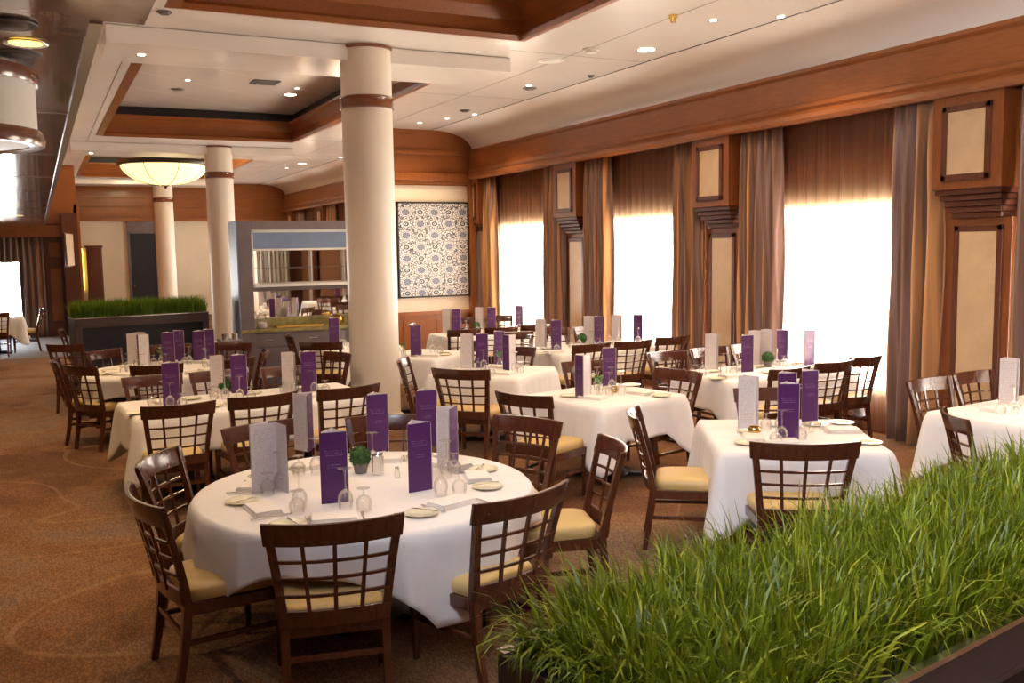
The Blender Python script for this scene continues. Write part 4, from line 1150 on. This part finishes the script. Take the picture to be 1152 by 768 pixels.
# vents, detectors, sprinklers
def disc(x, y, z, rad, h, mat, nm, label, cat, group=None):
    t = thing(nm, label, cat, (x, y, z), 0, group)
    mb = MB(); mb.lathe([(0,-h*.4),(rad,-h*.4),(rad,0)], 24); mb.build('base', M[mat], t, smooth=True)
    mb = MB(); mb.lathe([(0,-h),(rad*.6,-h),(rad*.7,-h*.4)], 24); mb.build('cap', M[mat], t, smooth=True)
disc(5.94,9.58,4.4,.10,.05,'white','smoke_detector','white smoke detector on the ceiling near the big round downlight','detector')
disc(6.54,12.24,4.4,.10,.03,'vent','ceiling_vent','small dark round vent beside a downlight over the right tables','vent')
disc(5.84,10.36,4.4,.17,.02,'white','ceiling_speaker','flat white round speaker in the ceiling right of the thick column','speaker')
disc(6.85,11.05,4.4,.05,.03,'vent','ceiling_sprinkler','small dark sprinkler by the ceiling seam','sprinkler')
disc(5.86,7.88,4.4,.045,.07,'brass','ceiling_sprinkler','brass sprinkler head near the top of the photo','sprinkler')
disc(6.55,14.58,4.4,.09,.03,'vent','ceiling_vent','small dark vent in the ceiling in front of the end wall','vent')
disc(1.23,9.7,4.4,.07,.03,'vent','smoke_detector','dull grey detector on the ceiling left of the first wood coffer','detector')
disc(2.39,17.66,4.97,.12,.02,'vent','ceiling_speaker','dull round speaker in the second ceiling recess','speaker')
disc(-.02,4.02,2.85,.085,.01,'vent','ceiling_vent','dark oval vent in the low ceiling, just beyond the amber light','vent')
disc(-.04,3.5,2.845,.09,.012,'vent','ceiling_vent','dark round vent in the low ceiling, nearer than the amber light','vent')
v_ = thing('ceiling_grille', 'square dark air grille in the second ceiling recess', 'vent', (3.65,16.4,4.968))
mb = MB()
for (a, b_, c_, d) in ((-.22,-.19,-.2,.2), (.19,.22,-.2,.2), (-.22,.22,-.2,-.17), (-.22,.22,.17,.2)): mb.box(a, b_, c_, d, -.015, 0)
mb.build('grille_frame', M['vent'], v_)
mb = MB()
for k in range(8): mb.box(-.19, .19, -.16+.042*k, -.14+.042*k, -.012, -.004)
mb.build('grille_slats', M['vent'], v_)
# alabaster bowl chandelier
bw = thing('bowl_chandelier', 'large glowing alabaster bowl chandelier with dark bronze rim hanging from the ceiling', 'chandelier', (3.06, 25.6, 0))
mb = MB(); pr = [(1.08*math.cos(a), 4.40-.58*math.sin(a)) for a in [PI/2*i/14 for i in range(15)]]
mb.lathe(pr, 48); mb.build('bowl_shade', M['bowl'], bw, smooth=True)
mb = MB(); mb.lathe([(1.07,4.31),(1.12,4.32),(1.15,4.37),(1.14,4.43),(1.06,4.43)], 48, closed=True); mb.build('rim', M['bronze'], bw, smooth=True)
mb = MB()
for k in range(8):
    a0 = 2*PI*k/8+.2; mb.sweep([(1.085*math.cos(a)*math.cos(a0), 1.085*math.cos(a)*math.sin(a0), 4.40-.585*math.sin(a)) for a in [PI/2*i/12 for i in range(12)]], .014, .01)
mb.build('rib', M['bronze'], bw)
mb = MB(); mb.lathe([(0,3.74),(.03,3.76),(.05,3.80),(.12,3.82),(.12,3.84)], 20); mb.build('finial', M['bronze'], bw, smooth=True)
for k in range(3):
    a = 2*PI*k/3; mb = MB(); mb.sweep([(1.08*math.cos(a),1.08*math.sin(a),4.44),(.15*math.cos(a),.15*math.sin(a),4.96)], .02, .02); mb.build('hanging_rod', M['bronze'], bw)
mb = MB(); mb.lathe([(0,4.92),(.2,4.92),(.18,4.968),(0,4.968)], 24); mb.build('ceiling_plate', M['bronze'], bw)
l = bpy.data.lights.new('bowl_light', 'POINT'); l.energy = 160; l.color = (1,.8,.45); l.shadow_soft_size = .2
o = bpy.data.objects.new('bowl_light', l); COL.objects.link(o); o.location = (3.06,25.6,4.62)
# drum lamp under the low ceiling
dr = thing('drum_lamp', 'white drum ceiling lamp with glossy wood rings at the left edge', 'ceiling lamp', (-.30, 4.28, 0))
RD = .335
mb = MB(); mb.lathe([(RD,2.585),(RD,2.775)], 48); mb.build('drum_shade', M['white'], dr, smooth=True)
mb = MB(); mb.lathe([(RD-.03,2.775),(RD+.012,2.77),(RD+.02,2.80),(RD+.012,2.825),(RD-.03,2.83)], 48, closed=True); mb.build('upper_ring', M['band'], dr, smooth=True)
mb = MB(); mb.lathe([(RD-.03,2.535),(RD+.02,2.53),(RD+.028,2.56),(RD+.015,2.59),(RD-.03,2.59)], 48, closed=True); mb.build('lower_ring', M['band'], dr, smooth=True)
mb = MB(); mb.lathe([(0,2.515),(RD*.6,2.522),(RD-.03,2.54)], 40); mb.build('glass_diffuser', M['drumglow'], dr, smooth=True)
mb = MB(); mb.lathe([(0,2.83),(RD-.06,2.83),(RD-.06,2.85),(0,2.85)], 32); mb.build('mounting_plate', M['bronze'], dr)

# ------------------------------------------------------------------ daylight
wd_ = bpy.data.worlds.new('sky'); S.world = wd_; wd_.use_nodes = True; nt = wd_.node_tree
for n in list(nt.nodes): nt.nodes.remove(n)
o = N(nt, 'ShaderNodeOutputWorld'); bg = N(nt, 'ShaderNodeBackground')
tc = N(nt, 'ShaderNodeTexCoord'); s = N(nt, 'ShaderNodeSeparateXYZ'); nt.links.new(tc.outputs['Generated'], s.inputs[0])
nt.links.new(ramp(nt, math_(nt, 'ADD', math_(nt, 'MULTIPLY', s.outputs[2], .5), .5), [(.2, (1,.97,.92)), (.49, (1,.97,.93)), (.56, (.80,.82,.85)), (.85, (.62,.72,.88))]), bg.inputs[0])
nt.links.new(math_(nt, 'ADD', math_(nt, 'MULTIPLY', math_(nt, 'LESS_THAN', s.outputs[2], .0), 13.0), 15.0), bg.inputs[1]); nt.links.new(bg.outputs[0], o.inputs[0])
for k in range(1, 9):
    y0, y1 = PIL[k]+.62, PIL[k+1]-.62
    l = bpy.data.lights.new('window_portal', 'AREA'); l.shape = 'RECTANGLE'; l.size = y1-y0; l.size_y = 2.14; l.cycles.is_portal = True
    ob = bpy.data.objects.new('window_portal', l); COL.objects.link(ob); ob.location = (8.29, (y0+y1)/2, 1.49); ob.rotation_euler = (R(90), 0, R(90))
l = bpy.data.lights.new('window_portal', 'AREA'); l.shape = 'RECTANGLE'; l.size = 1.98; l.size_y = 2.2; l.cycles.is_portal = True
ob = bpy.data.objects.new('window_portal', l); COL.objects.link(ob); ob.location = (-1.31, 27.25, 1.45); ob.rotation_euler = (R(-90), 0, 0)

# ------------------------------------------------------------------ camera
cam = bpy.data.cameras.new('camera'); co = bpy.data.objects.new('camera', cam); COL.objects.link(co); S.camera = co
cam.sensor_width = 36; cam.lens = 1050/1152*36; cam.clip_start = .05; cam.clip_end = 200
yaw, pit, rol = R(26.808), R(5.753), R(-.934)
fwd = Vector((math.sin(yaw)*math.cos(pit), math.cos(yaw)*math.cos(pit), -math.sin(pit)))
rt = Vector((math.cos(yaw), -math.sin(yaw), 0)); up = rt.cross(fwd)
r2 = rt*math.cos(rol)+up*math.sin(rol); u2 = -rt*math.sin(rol)+up*math.cos(rol)
co.matrix_world = Matrix(((r2.x,u2.x,-fwd.x,0),(r2.y,u2.y,-fwd.y,0),(r2.z,u2.z,-fwd.z,2.1),(0,0,0,1)))

S.view_settings.view_transform = 'Standard'; S.view_settings.look = 'None'; S.view_settings.gamma = 1
S.view_settings.use_curve_mapping = False; S.view_settings.exposure = 0.62
S.cycles.max_bounces = 10; S.cycles.diffuse_bounces = 5; S.cycles.glossy_bounces = 4; S.cycles.transparent_max_bounces = 24
S.cycles.sample_clamp_indirect = 6; S.cycles.use_denoising = True
